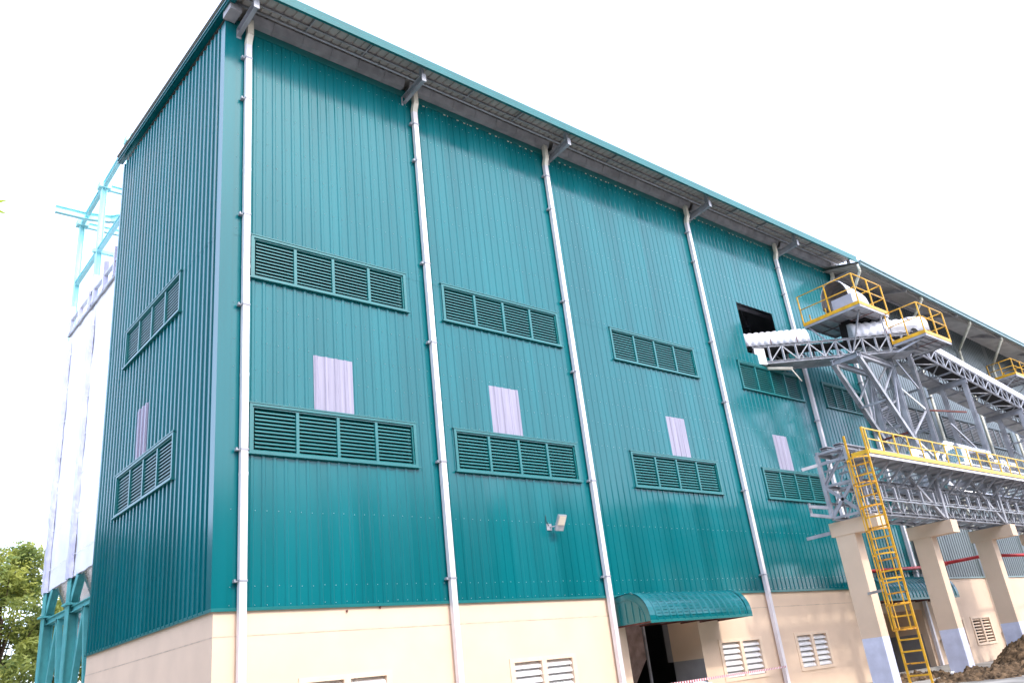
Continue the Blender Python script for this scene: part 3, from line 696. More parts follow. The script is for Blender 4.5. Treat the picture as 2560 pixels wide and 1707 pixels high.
P(lambda m_: m_.chan((xl,ya,3.55),(25.4,-5.2,3.55),.05,.1), 'wall_tie', M['steel'], L)

# ================================================================ TRANSFER CONVEYOR (into the wall opening)
A0 = V((30.2,0,0)); dA = V((7.1,-5.45,0)).normalized(); nA = V((-dA.y,dA.x,0))     # nA points away from the camera
def PA(s, off, z): q = A0+dA*s+nA*off; return (q.x,q.y,z)
CA = thing('transfer_conveyor', 'horizontal grey truss conveyor with white corrugated hood entering the wall opening', 'conveyor', (33,-2.7,16.4))
LA, WA = 9.0, 1.25
for off in (0,WA):
    P(lambda m_: m_.chan(PA(-.2,off,17.44),PA(LA+.4,off,17.44),.09,.12,.018), 'top_chord', M['steel'], CA)
    P(lambda m_: m_.chan(PA(.2,off,16.48),PA(LA,off,16.48),.09,.16,.018), 'bottom_chord', M['steel'], CA)
    for k in range(12):
        s = .7+.77*k
        if s < LA+.2: P(lambda m_: m_.bar(PA(s,off,16.5),PA(s,off,17.42),.09,.09,(1,0,0)), 'upright', M['steel'], CA)
        if s+.77 < LA+.1:
            a_, b_ = (s, s+.77) if k % 2 else (s+.77, s)
            P(lambda m_: m_.bar(PA(a_,off,17.4),PA(b_,off,16.55),.06,.06), 'diagonal', M['steel'], CA)
P(lambda m_: m_.prism([PA(-.3,.1,17.3),PA(LA,.1,17.3),PA(LA,WA-.1,17.3),PA(-.3,WA-.1,17.3)],(0,0,.06)), 'belt', M['dark'], CA)
P(lambda m_: m_.prism([PA(.4,.05,16.42),PA(LA,.05,16.42),PA(LA,WA-.05,16.42),PA(.4,WA-.05,16.42)],(0,0,.02)), 'floor_plate', M['steel'], CA)
for s in (.5,2.0,3.5,5.0,6.5,8.0): P(lambda m_: m_.bar(PA(s,0,16.44),PA(s,WA,16.44),.06,.08), 'cross_beam', M['steel'], CA)
def hood(parent, f, s0, s1, w, zb, hh, pitch_=.30, m_=None, amp=.045, seg=12, name='cover_sheet'):
    """corrugated half-round cover; f(s, off, z) maps to the world"""
    mb = MB(); mb.open = True
    ns = max(2, int((s1-s0)/pitch_*6)); rows = []
    for i in range(ns+1):
        s = s0+(s1-s0)*i/ns; c = amp*abs(math.sin(math.pi*(s-s0)/pitch_))
        row = []
        for j in range(seg+1):
            t = math.pi*j/seg; o_ = w/2-(w/2+c)*math.cos(t)
            zz_ = zb+(hh+c)*(math.sin(t)**.75)
            row.append(V(f(s,o_,zz_)))
        rows.append(row)
    vs = [p for r in rows for p in r]; n_ = seg+1
    mb.add(vs,[(i*n_+j,(i+1)*n_+j,(i+1)*n_+j+1,i*n_+j+1) for i in range(ns) for j in range(seg)], True)
    o_ = build(mb,name,m_ or M['white_sheet'],parent)
    md = o_.modifiers.new('thick','SOLIDIFY'); md.thickness = .012; md.offset = 0
    return o_
hood(CA, lambda s,o_,z: PA(s,o_,z), -.55, 3.15, WA+.1, 17.5, .92, .36, None, .10)
cap_ = [PA(5.72,(WA+.1)/2-(WA+.1)/2*math.cos(math.pi*j/14),17.5+.98*math.sin(math.pi*j/14)**.75) for j in range(15)]
P(lambda m_: m_.prism(cap_, tuple(dA*.03)), 'cover_end', M['white_sheet'], CA)
hood(CA, lambda s,o_,z: PA(s,o_,z), 5.7, 9.35, WA+.1, 17.5, .98, .45, None, .10)
hood(CA, lambda s,o_,z: PA(s,o_,z), 9.3, 10.2, WA+.25, 17.55, 1.12, .9, M['white_sheet'], .02)
for s in (.9,2.4,5.9,7.6): P(lambda m_: m_.bar(PA(s,-.07,17.5),PA(s,-.09,17.82),.03,.03,(1,0,0)), 'cover_hook', M['rust_bar'], CA)
P(lambda m_: m_.prism([PA(7.9,-.1,17.55),PA(9.5,-.1,17.55),PA(9.5,-.1,17.9),PA(7.9,-.1,17.9)],tuple(nA*.3)), 'tail_frame', M['steel'], CA)
P(lambda m_: m_.tube(PA(9.2,-.1,17.5),PA(9.2,WA+.1,17.5),.22,14), 'tail_pulley', M['dark'], CA)
ch = MB(); ch.prism([PA(-.15,-.06,16.45),PA(.42,-.06,16.35),PA(.42,-.06,17.3),PA(-.15,-.06,17.35)],tuple(nA*1.2)); build(ch,'discharge_chute',M['white_slat'],CA)
P(lambda m_: (m_.tube(PA(.1,.3,16.3),PA(1.9,.3,16.12),.10,10), m_.tube(PA(1.8,.25,16.1),PA(2.2,.2,15.3),.035,6)), 'drip_pipe', M['elbow'], CA)

# ================================================================ INCLINED CONVEYOR (along the warehouse)
YN, YW = -4.0, 1.4
zlo = lambda x: 17.52-.114*(x-41.5)
CB = thing('inclined_conveyor', 'long inclined grey truss conveyor with smooth white cover descending along the warehouse', 'conveyor', (41.5,-3.3,17.5))
def PB(x, off, dz): return (x, YN+off, zlo(x)+dz)
xs0, xs1 = 36.4, 66.0
for off in (0,YW):
    P(lambda m_: m_.chan(PB(xs0,off,0),PB(xs1,off,0),.08,.12,.018), 'bottom_chord', M['steel_light'], CB)
    P(lambda m_: m_.chan(PB(xs0,off,.80),PB(xs1,off,.80),.08,.10,.018), 'top_chord', M['steel_light'], CB)
    x = xs0; k = 0
    while x < xs1-.9:
        P(lambda m_: m_.bar(PB(x,off,0),PB(x,off,.8),.06,.06,(1,0,0)), 'upright', M['steel_light'] if off==0 else M['steel'], CB)
        P(lambda m_: m_.bar(PB(x,off,0 if k%2 else .8),PB(x+.95,off,.8 if k%2 else 0),.05,.05), 'diagonal', M['steel_light'] if off==0 else M['steel'], CB)
        x += .95; k += 1
x = xs0; k = 0
while x < xs1:
    P(lambda m_: m_.bar(PB(x,0,-.03),PB(x,YW+.9,-.03),.07,.10), 'cross_beam', M['steel_light'], CB)
    if x+1.9 < xs1: P(lambda m_: m_.bar(PB(x,YW*(k%2),-.05),PB(x+1.9,YW*(1-k%2),-.05),.06,.06), 'plan_brace', M['steel'], CB)
    x += 1.9; k += 1
P(lambda m_: m_.prism([PB(xs0,.05,.45),PB(xs1,.05,.45),PB(xs1,YW-.05,.45),PB(xs0,YW-.05,.45)],(0,0,.05)), 'belt', M['dark'], CB)
# walkway with sheet panels on the far side
x = xs0
while x < xs1-1:
    P(lambda m_: m_.prism([PB(x,YW+.05,-.0),PB(x+1.8,YW+.05,-.0),PB(x+1.8,YW+.95,-.0),PB(x,YW+.95,-.0)],(0,0,.03)), 'walkway_plate', M['galv'], CB); x += 1.9
hood(CB, lambda s,o_,z: (s,YN+o_,zlo(s)+z), xs0+1.5, xs1, YW+.10, 1.06, .66, 6.0, M['white_sheet'], .01)
for off in (-.06, YW+.04): P(lambda m_: m_.prism([PB(xs0+1.5,off,.86),PB(xs1,off,.86),PB(xs1,off,1.08),PB(xs0+1.5,off,1.08)],(0,.02,0)), 'cover_skirt', M['white_sheet'], CB)
# discharge hood above the head platform
hood(CB, lambda s,o_,z: (s,YN-.05+o_,zlo(s)+z), 34.3, 36.6, 1.7, 1.2, 1.5, .34, M['white_sheet'], .03, 16, 'head_hood')
hood(CB, lambda s,o_,z: (s,YN-.06+o_,zlo(s)+z), 36.5, 38.6, 1.6, 1.0, 1.0, 3.0, M['white_sheet'], .01, 14, 'hood_extension')
hood(CB, lambda s,o_,z: (s,YN+.0+o_,zlo(s)+z), 34.32, 36.5, 1.6, 1.2, 1.43, .34, M['hood_shade'], .03, 16, 'hood_inner_shade')  # dark inner skin painting the shade inside the white hood
P(lambda m_: m_.box((34.0,-4.3,18.8),(35.2,-3.1,19.75)), 'drive_guard', M['guard'], CB)
P(lambda m_: (m_.box((35.6,-4.0,18.6),(36.9,-2.7,19.2)), m_.tube((35.9,-4.1,19.2),(35.9,-2.5,19.2),.3,14)), 'head_frame', M['dark'], CB)
P(lambda m_: m_.prism([(35.0,-3.4,18.78),(36.2,-3.4,18.78),(35.5,-3.3,17.7),(35.1,-3.3,17.7)],(0,.7,0)), 'head_chute', M['dark'], CB)

# ================================================================ SERVICE PLATFORMS
def platform(label, x0, x1, y0, y1, z, h=1.15, near_only=False, div=(2,2), hoopy=False):
    t = thing('service_platform', label, 'platform', ((x0+x1)/2,(y0+y1)/2,z), 'yellow-railed service platforms')
    P(lambda m_: m_.box((x0+.05,y0+.05,z-.02),(x1-.05,y1-.05,z+.01)), 'deck_plate', M['galv'], t)
    P(lambda m_: (m_.box((x0,y0,z-.14),(x1,y0+.05,z)), m_.box((x0,y1-.05,z-.14),(x1,y1,z)), m_.box((x0,y0+.05,z-.14),(x0+.05,y1-.05,z)), m_.box((x1-.05,y0+.05,z-.14),(x1,y1-.05,z))), 'edge_beam', M['steel_light'], t)
    for k in range(1,5): P(lambda m_: m_.box((x0+.05,y0+(y1-y0)*k/5-.03,z-.12),(x1-.05,y0+(y1-y0)*k/5+.03,z-.025)), 'joist', M['steel'], t)
    P(lambda m_: m_.box(((x0+x1)/2-.05,y0+.05,z-.14),((x0+x1)/2+.05,y1-.05,z-.122)), 'bearer', M['rust_bar'], t)
    P(lambda m_: (m_.box((x0-.02,y0-.02,z+.0),(x1+.02,y0,z+.19)), m_.box((x0-.02,y0,z+.0),(x0,y1,z+.19)), m_.box((x1,y0,z+.0),(x1+.02,y1,z+.19))), 'toe_board', M['yellow'], t)
    corners = [(x0,y1),(x0,y0),(x1,y0),(x1,y1)]
    for (a,b),dv in zip(zip(corners,corners[1:]),(div[0],div[1],div[0])):
        for zz in (z+h,z+h*.55):
            P(lambda m_: m_.tube((a[0],a[1],zz),(b[0],b[1],zz),.032,8), 'rail', M['yellow'], t)
        for k in range(dv+ (1 if b==corners[3] else 0)):
            p = (a[0]+(b[0]-a[0])*k/dv, a[1]+(b[1]-a[1])*k/dv)
            P(lambda m_: m_.bar((p[0],p[1],z),(p[0],p[1],z+h),.06,.06,(1,0,0)), 'rail_post', M['yellow'], t)
    return t
z1 = 18.75
p1 = platform('upper yellow-railed platform round the conveyor head, with a galvanised arched hood behind', 33.45,36.8,-4.85,-1.45,z1,1.85,div=(2,2))
P(lambda m_: m_.bar((34.0,-4.5,z1-.1),(34.6,-3.2,16.5),.07,.07), 'prop', M['steel'], p1)
P(lambda m_: m_.bar((36.0,-4.7,z1-.1),(36.0,-4.7,16.4),.06,.06,(1,0,0)), 'prop', M['steel'], p1)
P(lambda m_: m_.bar((33.6,-1.6,z1-.1),(34.2,-3.0,16.5),.07,.07), 'prop', M['steel'], p1)
for yy in (-2.6,-1.6): P(lambda m_: m_.bar((34.1,yy,z1),(34.1,yy,z1+.8),.05,.05,(1,0,0)), 'gate_post', M['yellow'], p1)
p2 = platform('lower yellow-railed platform at the tail of the white-hooded truss conveyor', 36.35,39.6,-6.62,-4.78,16.85,1.85,div=(2,2))
for p,q in (((36.6,-6.4,16.72),(36.3,-4.9,16.35)),((39.3,-6.4,16.72),(37.8,-5.0,16.3))): P(lambda m_: m_.bar(p,q,.07,.10), 'knee_brace', M['steel'], p2)
p3 = platform('distant yellow-railed platform under the warehouse eave at the right edge', 65.0,68.6,-2.0,-.1,20.5,1.35,div=(2,2))
for x in (65.2,68.2): P(lambda m_: m_.bar((x,-2.0,20.45),(x,-.1,19.2),.07,.07), 'knee_brace', M['steel'], p3)

# ================================================================ CONVEYOR TOWER AND TRESTLES
T = thing('conveyor_tower', 'grey braced steel tower with raking legs carrying the truss conveyor', 'steel tower', (36,-3.4,9.0))
Yn, Yf = -4.0, -2.55
ZL = 8.9
def post(par, x, y, zt_, w=.24, zb=ZL, x2=None): P(lambda m_: m_.ibeam((x if x2 is None else x2,y,zb),(x,y,zt_),w,w,.03,(1,0,0)), 'leg', M['steel'], par)
for y in (Yn,Yf):
    post(T, 37.2, y, 17.1); 
    P(lambda m_: m_.ibeam((39.5,y,8.9),(33.4,y,15.95),.24,.24,.03,(0,1,0)), 'raking_leg', M['steel'], T)
    P(lambda m_: m_.ibeam((33.3,y,16.08),(37.2,y,16.0),.2,.28,.03), 'head_beam', M['steel_light'], T)
    P(lambda m_: m_.bar((35.0,y,13.9),(37.2,y,15.9),.09,.09), 'brace', M['steel'], T)
    P(lambda m_: m_.bar((37.2,y,15.6),(36.3,y,12.9),.09,.12), 'brace', M['steel_light'], T)
post(T, 40.05, Yn, 17.3); post(T, 40.05, Yf, 17.3)
P(lambda m_: m_.chan((33.4,Yf+.15,16.1),(33.4,Yn-.15,16.05),.14,.32,.02), 'lintel', M['steel_light'], T)
for x,z in ((35.2,13.7),(36.7,12.0),(37.2,14.8),(37.2,12.6),(37.2,10.6),(40.05,15.0),(40.05,12.6),(40.05,10.4)):
    P(lambda m_: m_.bar((x,Yn,z),(x,Yf,z),.09,.12), 'girt', M['rust_bar'] if (x,z)==(36.7,12.0) else M['steel'], T)
for a,b in (((37.2,14.8),(40.05,13.7)),((40.05,13.7),(37.2,11.8)),((37.2,11.8),(40.05,10.4)),((37.2,17.0),(40.05,14.9))):
    P(lambda m_: m_.bar((a[0],Yn,a[1]),(b[0],Yn,b[1]),.07,.12), 'brace', M['white_slat'] if a[1] in (14.8,11.8) else M['steel_light'], T)
    P(lambda m_: m_.bar((a[0],Yf,b[1]),(b[0],Yf,a[1]),.07,.10), 'brace', M['steel'], T)
for x,z in ((37.2,14.8),(37.2,12.6),(40.05,12.6)):
    P(lambda m_: m_.bar((x,Yn,z),(x,Yf,z-2.0),.07,.07), 'brace', M['steel'], T)
for i,x in enumerate((47.25,55.9)):
    t = thing('support_trestle', ['grey portal trestle under the middle of the inclined conveyor','grey portal trestle under the inclined conveyor nearest the right edge'][i], 'trestle', (x,-3.2,9), 'portal trestles under the inclined conveyor')
    zt_ = zlo(x)-.1
    post(t, x, Yn, zt_-.3, .26, 8.9); post(t, x, Yf, zt_-.3, .26, 8.9)
    P(lambda m_: m_.ibeam((x,Yn-.2,zt_-.2),(x,Yf+.9,zt_-.2),.22,.36,.03), 'cap_beam', M['steel_light'], t)
    for z in (13.5,11.2): P(lambda m_: m_.bar((x,Yn,z),(x,Yf,z),.10,.12), 'girt', M['steel'], t)
    P(lambda m_: m_.bar((x,Yn,11.2),(x,Yf,13.4),.07,.10), 'brace', M['steel'], t)
    P(lambda m_: m_.bar((x-4.3,Yn,13.2),(x,Yn,11.2),.07,.09) if i==0 else m_.bar((x,Yn,13.4),(x,Yf,15.0),.07,.09), 'brace', M['steel_light'], t)
P(lambda m_: m_.bar((43.6,Yf,14.6),(46.0,Yn,14.3),.08,.10), 'rusty_tie', M['rust_bar'], T)
# cross beams from the rack carrying the tower feet
for x in (37.2,39.5,40.05,47.25): P(lambda m_: m_.bar((x,YF,8.72),(x,-2.3,8.72),.16,.22), 'outrigger', M['steel'], R)

# ================================================================ INSULATED PIPEWORK ON THE RACK
def pipeline(name, label, cat, pts, r, group=None, bands=True):
    t = thing(name, label, cat, pts[0], group)
    P(lambda m_: m_.path([V(p) for p in pts], r, 16), 'insulated_pipe', M['silver'], t)
    for p,q in zip(pts,pts[1:]):
        p = V(p); q = V(q); n_ = max(1,int((q-p).length/1.1))
        for k in range(n_):
            c = p+(q-p)*(k+.5)/n_; d = (q-p).normalized()*.03
            P(lambda m_: m_.tube(c-d,c+d,r*1.05,16), 'clamp_band', M['galv'], t)
    return t
pipeline('insulated_pipe','large silver insulated elbow duct rising behind the walkway rail, nearest the ladder','pipe',[(33.2,-5.3,9.55),(33.3,-5.3,10.15),(34.5,-5.3,10.1),(34.9,-5.3,9.5)],.28)
pipeline('insulated_pipe','silver insulated pipe run forming a tall bent frame over the rack','pipe',[(38.9,-5.0,9.9),(38.3,-5.0,11.15),(44.0,-5.0,11.15),(44.3,-5.0,10.6),(47.5,-5.0,10.7)],.24)
pipeline('insulated_pipe','thin silver pipe lying low along the rack behind the yellow rail','pipe',[(37.0,-5.9,9.8),(43.0,-5.9,9.8),(43.2,-5.9,10.4),(43.6,-5.9,10.4),(43.7,-5.9,9.8),(49,-5.9,9.8)],.10)
pipeline('insulated_pipe','silver insulated pipe running inside the lattice below the walkway','pipe',[(36.5,-5.2,8.9),(37.3,-5.4,8.35),(49,-5.4,8.35)],.20)
vt = thing('valve_box','squat silver-clad valve box among the pipes on the rack','valve',(38.2,-5.6,9.75))
P(lambda m_: m_.box((38.0,-5.9,9.8),(38.9,-5.2,10.75)), 'casing', M['silver'], vt)
P(lambda m_: (m_.tube((38.45,-5.55,10.75),(38.45,-5.55,11.0),.05,8), m_.tube((38.3,-5.55,11.0),(38.6,-5.55,11.0),.12,10)), 'hand_wheel', M['steel'], vt)
for k,x in enumerate((35.3,36.1,44.6)):
    v = thing('pipe_fitting',['small silver flanged fitting left of the valve box on the rack','silver bent fitting standing just beside the valve box','silver flanged fitting near the far end of the visible rack'][k],'pipe fitting',(x,-5.6,9.6),'flanged fittings on the rack')
    P(lambda m_: m_.path([V((x,-5.6,9.6)),V((x,-5.6,10.1)),V((x+.45,-5.6,10.35))],.10,12), 'body', M['silver'], v)
    P(lambda m_: m_.tube((x,-5.6,9.85),(x,-5.6,9.93),.18,14), 'flange', M['steel_light'], v)

# ================================================================ FIRE PIPE
fp = thing('fire_pipe','red fire-water pipe bracketed along the wall and out towards the rack','pipe',(36,-.3,5.3))
P(lambda m_: m_.path([V((34.5,-.3,5.2)),V((42.9,-.3,5.45)),V((43.2,-.6,5.5)),V((44.6,-2.6,5.65)),V((45.0,-2.9,5.65)),V((62,-3.0,5.9))],.095,12), 'pipe_run', M['red'], fp)
for x,y in ((36.5,-.3),(39.5,-.3),(42.3,-.3)): P(lambda m_: m_.bar((x,-.0,5.15),(x,y,5.15),.05,.05), 'pipe_bracket', M['steel'], fp)
P(lambda m_: m_.tube((43.4,-.9,5.52),(43.55,-1.1,5.53),.13,12), 'coupling', M['red'], fp)

# ================================================================ STORAGE BINS WRAPPED IN WHITE
def wbin(y0, y1, label):
    x0, x1 = .35, 5.5; zb, zt_ = 7.9, 20.7
    t = thing('storage_bin', label, 'storage bin', ((x0+x1)/2,(y0+y1)/2,G), 'white-wrapped storage bins')
    mb = MB(); n = 14; mm = 30
    def wr(y,z,x): return x-.05*noise.noise(V((y*1.3,z*.7,3)))-.02*noise.noise(V((y*5,z*4,1)))
    # sagging sheet on the camera-side face
    vs = [(wr(y0+(y1-y0)*i/n, zb+(zt_-zb)*j/mm, x0), y0+(y1-y0)*i/n, zb+(zt_-zb)*j/mm) for j in range(mm+1) for i in range(n+1)]
    mb.add(vs,[(j*(n+1)+i,(j+1)*(n+1)+i,(j+1)*(n+1)+i+1,j*(n+1)+i+1) for j in range(mm) for i in range(n)],True)
    mb.box((x0+.12,y0+.02,zb),(x1,y1-.02,zt_)); mb.open = True
    build(mb,'wrapped_wall',M['wrap'],t)
    for k in range(7):
        zc = zb+.9+k*1.75; P(lambda m_: m_.box((x0-.06,y0,zc),(x0-.045,y1-.3,zc+.02)), 'wrap_seam', M['wrap'], t)
    # wrapped corner post, ragged
    mb = MB(); mb.open = True; w = .95; mm = 60
    vs = []
    for j in range(mm+1):
        z = zb-.05+(zt_-zb-.5)*j/mm; e = .10*noise.noise(V((z*2.2,y1,0)))+.05*noise.noise(V((z*7,y1,4)))
        for (x,y) in ((x0-.03,y1-.62+e*.6),(x0-.16,y1-.5),(x0-.18,y1-.1+e),(x0-.02,y1+.18+e)): vs.append((x+.03*noise.noise(V((x*9,y*3,z*3))),y,z))
    mb.add(vs,[(j*4+i,(j+1)*4+i,(j+1)*4+i+1,j*4+i+1) for j in range(mm) for i in range(3)],False)
    build(mb,'wrapped_corner_strip',M['wrap_strip'],t)
    # silver hopper cone below
    cx, cy = (x0+x1)/2-.2, (y0+y1)/2
    P(lambda m_: m_.tube((cx,cy,zb),(cx,cy,3.2),2.3,28,.45,False), 'hopper_cone', M['silver'], t)
    P(lambda m_: m_.tube((cx,cy,3.2),(cx,cy,1.2),.42,20), 'outlet', M['galv'], t)
    for (lx,ly) in ((x0+.15,y1-.25),(x1-.2,y1-.25)):
        P(lambda m_: m_.ibeam((lx,ly,G),(lx,ly,zb),.5,.42,.04,(1,0,0)), 'leg', M['teal_leg'], t)
        P(lambda m_: m_.box((lx-.34,ly-.34,6.78),(lx+.34,ly+.34,6.86)), 'splice_plate', M['teal_leg'], t)
        P(lambda m_: m_.ibeam((lx,ly-.1,6.85),(lx,ly-1.0,zb),.3,.3,.03,(1,0,0)), 'knee_brace', M['teal_leg'], t)
    P(lambda m_: m_.ibeam((x0+.15,y0-.2,6.6),(x0+.15,y1-.3,6.6),.2,.26,.03), 'tie_beam', M['teal_leg'], t)
    P(lambda m_: m_.ibeam((x0+.15,y1-.3,6.6),(x1-.2,y1-.3,6.6),.2,.26,.03), 'tie_beam', M['teal_leg'], t)
    ymid = (y0+y1)/2-.4
    P(lambda m_: m_.bar((x0+.15,ymid,6.5),(x0+.15,y1-.5,1.2),.22,.2), 'brace', M['teal_leg'], t)
    P(lambda m_: m_.bar((x0+.15,ymid,6.5),(x0+.15,y0+.2,1.2),.22,.2), 'brace', M['teal_leg'], t)
    # roof-edge gallery
    for z in (zt_+.02,zt_+.75): P(lambda m_: m_.bar((x0,y0,z),(x0,y1+.3,z),.16,.10), 'gallery_beam', M['galv'], t)
    for k in range(3):
        yk = y0+.5+(y1-y0)*k/2.4
        P(lambda m_: m_.box((x0-.12,yk-.08,zt_),(x0+.1,yk+.08,zt_+1.5)), 'gallery_post', M['wrap_strip'], t)
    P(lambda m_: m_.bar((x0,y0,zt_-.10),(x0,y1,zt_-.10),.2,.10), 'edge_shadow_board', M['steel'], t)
    return t
wbin(16.5,20.4,'left white plastic-wrapped bin on teal legs beside the tree')
wbin(12.6,16.4,'white plastic-wrapped bin on teal legs next to the factory corner')

# teal gantry above the bins
Gy = thing('hoist_gantry','teal steel hoist gantry, lightened for glare, with curved monorail above the white bins','gantry',(1.5,19,21))
for y,zt_ in ((23.1,29.0),(19.0,29.2),(14.6,29.4)):
    for x in (1.0,5.0):
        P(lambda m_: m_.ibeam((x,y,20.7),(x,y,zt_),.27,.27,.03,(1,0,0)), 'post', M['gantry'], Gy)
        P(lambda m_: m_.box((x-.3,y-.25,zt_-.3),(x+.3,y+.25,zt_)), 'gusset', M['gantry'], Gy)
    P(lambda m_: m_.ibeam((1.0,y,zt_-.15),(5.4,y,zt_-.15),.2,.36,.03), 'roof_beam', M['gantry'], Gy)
for x in (1.0,5.0):
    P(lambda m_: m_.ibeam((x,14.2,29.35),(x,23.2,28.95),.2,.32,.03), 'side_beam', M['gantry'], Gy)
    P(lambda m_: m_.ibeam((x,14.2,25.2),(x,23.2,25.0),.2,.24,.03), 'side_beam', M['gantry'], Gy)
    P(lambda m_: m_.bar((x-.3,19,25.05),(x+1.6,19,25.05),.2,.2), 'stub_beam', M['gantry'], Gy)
mono = [(-.63,22.2,28.9),(.97,22.2,28.9),(2.2,21.9,28.9),(3.2,20.9,28.9),(3.8,19,28.9),(4.0,15,28.9)]
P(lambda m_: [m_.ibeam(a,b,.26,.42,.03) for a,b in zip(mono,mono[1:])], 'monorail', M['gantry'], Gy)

# ================================================================ TREES
def tree(label, x, y, h, rad, nleaf, seed, mleaf, leafs=.2, group=None, base=.12, cat='tree'):
    rnd = random.Random(seed); t = thing('broadleaf_tree', label, cat, (x,y,G), group)
    tr = MB(); tr.tube((x,y,G),(x+.2,y,h*.5),.22,10,.14); tr.tube((x+.2,y,h*.5),(x,y+.2,h*.85),.14,8,.05)
    blobs = []
    for k in range(80):
        a = rnd.uniform(0,2*math.pi); zz = h*(base+(1-base)*rnd.random()**.8); f = (zz/h-base)/(1-base)
        rr = rad*(math.sin(math.pi*min(1,.14+.80*f))**.6)*rnd.uniform(.35,1.0)
        c = V((x+rr*math.cos(a), y+rr*math.sin(a), zz)); blobs.append((c, rad*rnd.uniform(.20,.40)))
        if k%3==0: tr.tube((x+.1,y,max(1,zz*.55)),c,.07,6,.02)
    build(tr,'trunk',M['bark'],t)
    lf = MB(); lf.open = True
    for i in range(nleaf):
        c, r = blobs[rnd.randrange(len(blobs))]
        d = V((rnd.gauss(0,1),rnd.gauss(0,1),rnd.gauss(0,1))).normalized()*r*(rnd.random()**.35)
        d.z *= .7; p = c+d; s = leafs*rnd.uniform(.6,1.4)
        u = V((rnd.gauss(0,1),rnd.gauss(0,1),rnd.gauss(0,.6))).normalized(); w = u.cross(V((rnd.gauss(0,1),rnd.gauss(0,1),rnd.gauss(0,1)))).normalized()
        lf.v += [p-u*s, p-w*s*.38, p+u*s, p+w*s*.38]; k = len(lf.v)-4; lf.f.append((k,k+1,k+2,k+3)); lf.sm.append(False)
    me_o = build_fast(lf,'crown',mleaf,t)
    return t
def build_fast(mb, name, m, parent):
    me = bpy.data.meshes.new(name); off = V(parent['_w'])
    me.from_pydata([tuple(v-off) for v in mb.v], [], mb.f); me.materials.append(m)
    o = bpy.data.objects.new(name, me); col.objects.link(o); o.parent = parent; o['_w'] = tuple(off); return o
tree('broad leafy green tree at the left edge behind the bin legs', 1.0, 33.5, 12.0, 3.4, 29000, 3, M['leaf'], .15, 'trees behind the bins', .0)
tree('darker leafy tree seen between the teal bin legs', 5.4, 36, 9.6, 3.3, 26000, 5, M['leaf'], .15, 'trees behind the bins', .0)
tree('low leafy tree farthest left, mostly out of view', -2.4, 36, 10.4, 3.0, 20000, 9, M['leaf'], .15, 'trees behind the bins', .0)
lf = MB(); lf.open = True; rnd = random.Random(21)  # trees added out of view to darken the reflections in the teal walls
cl_ = []
for k in range(150):
    x = -60+k*.95; hh = 19+3.5*noise.noise(V((x*.11,0,2)))+2*noise.noise(V((x*.4,5,2))); cl_.append((x,-43+rnd.uniform(-3,3),hh))
for k in range(34): cl_.append((-30+k*.9,62+rnd.uniform(-4,4),19+2*noise.noise(V((k*.2,1,2)))))
for k in range(100): cl_.append((-42+rnd.uniform(-3,3),-40+k*.95,15+3*noise.noise(V((k*.15,7,2)))))
for x,y,hh in cl_:
    for i in range(130):
        z = G+hh*rnd.random()**.8; p = V((x+rnd.gauss(0,1.2),y+rnd.gauss(0,1.6),z)); sz = rnd.uniform(.7,1.2)
        u = V((rnd.gauss(0,1),rnd.gauss(0,1),rnd.gauss(0,1))).normalized(); w = u.cross(V((rnd.gauss(0,1),rnd.gauss(0,1),rnd.gauss(0,1)))).normalized()
        k = len(lf.v); lf.v += [p-u*sz,p-w*sz*.6,p+u*sz,p+w*sz*.6]; lf.f.append((k,k+1,k+2,k+3)); lf.sm.append(False)
wd_ = build(lf,'added_woodland',M['leaf_dark']); wd_['kind'] = 'stuff'; wd_['label'] = 'unseen belt of trees, added to mirror dark in the glossy lower wall'; wd_['category'] = 'added_woodland'
# bamboo shoot whose leaf tips enter the left edge
bt = thing('bamboo_plant','slender bamboo shoot whose yellow-green leaf tips poke in at the left edge','plant',(-9.15,-15.8,G))
P(lambda m_: (m_.tube((-9.15,-15.8,G),(-8.9,-15.9,4.2),.02,6,.014), m_.tube((-8.9,-15.9,4.2),(-8.36,-16,5.72),.012,6,.004)), 'stem', M['leaf_young'], bt)
lf = MB(); lf.open = True
for p,q in (((-8.36,-16,5.72),(-8.16,-16,5.82)),((-8.36,-16,5.72),(-8.185,-15.98,5.64)),((-8.36,-16,5.72),(-8.15,-16.02,5.675)),((-8.42,-16,5.6),(-8.6,-15.9,5.5)),((-8.5,-16,5.4),(-8.3,-16.05,5.3) if False else (-8.75,-16.05,5.45)),((-8.36,-16,5.72),(-8.4,-16,5.95))):
    p = V(p); q = V(q); d = q-p; w = d.cross(V((0,1,.2))).normalized()*.03
    lf.add([p,p+d*.35+w,q,p+d*.35-w],[(0,1,2,3)])
build(lf,'leaves',M['leaf_young'],bt)

# ================================================================ DIRT HEAPS
def heap(label, cx, cy, rx, ry, h, seed, skew=0):
    mb = MB(); n = 120; vs = []
    for j in range(n+1):
        for i in range(n+1):
            u = -1+2*i/n; v = -1+2*j/n; r = math.sqrt(u*u+v*v)
            b = max(0, 1-r**2); x = cx+u*rx; y = cy+v*ry
            z = h*b*(1+skew*u)*(.85+.5*noise.noise(V((x*.5,y*.5,seed))))+ (b>0)*(.22*noise.noise(V((x*1.7,y*1.7,seed+3)))+.16*noise.noise(V((x*4.3,y*4.3,seed)))+.09*noise.noise(V((x*11,y*11,seed))))
            vs.append((x,y,G-.02+max(-.03 if b<=0 else 0,z)))
    mb.open = True
    mb.add(vs,[(j*(n+1)+i,j*(n+1)+i+1,(j+1)*(n+1)+i+1,(j+1)*(n+1)+i) for j in range(n) for i in range(n)],True)
    return tag(build(mb,'dirt_heap',M['dirt']), label, 'dirt heap', 'heaps of dug soil by the columns')
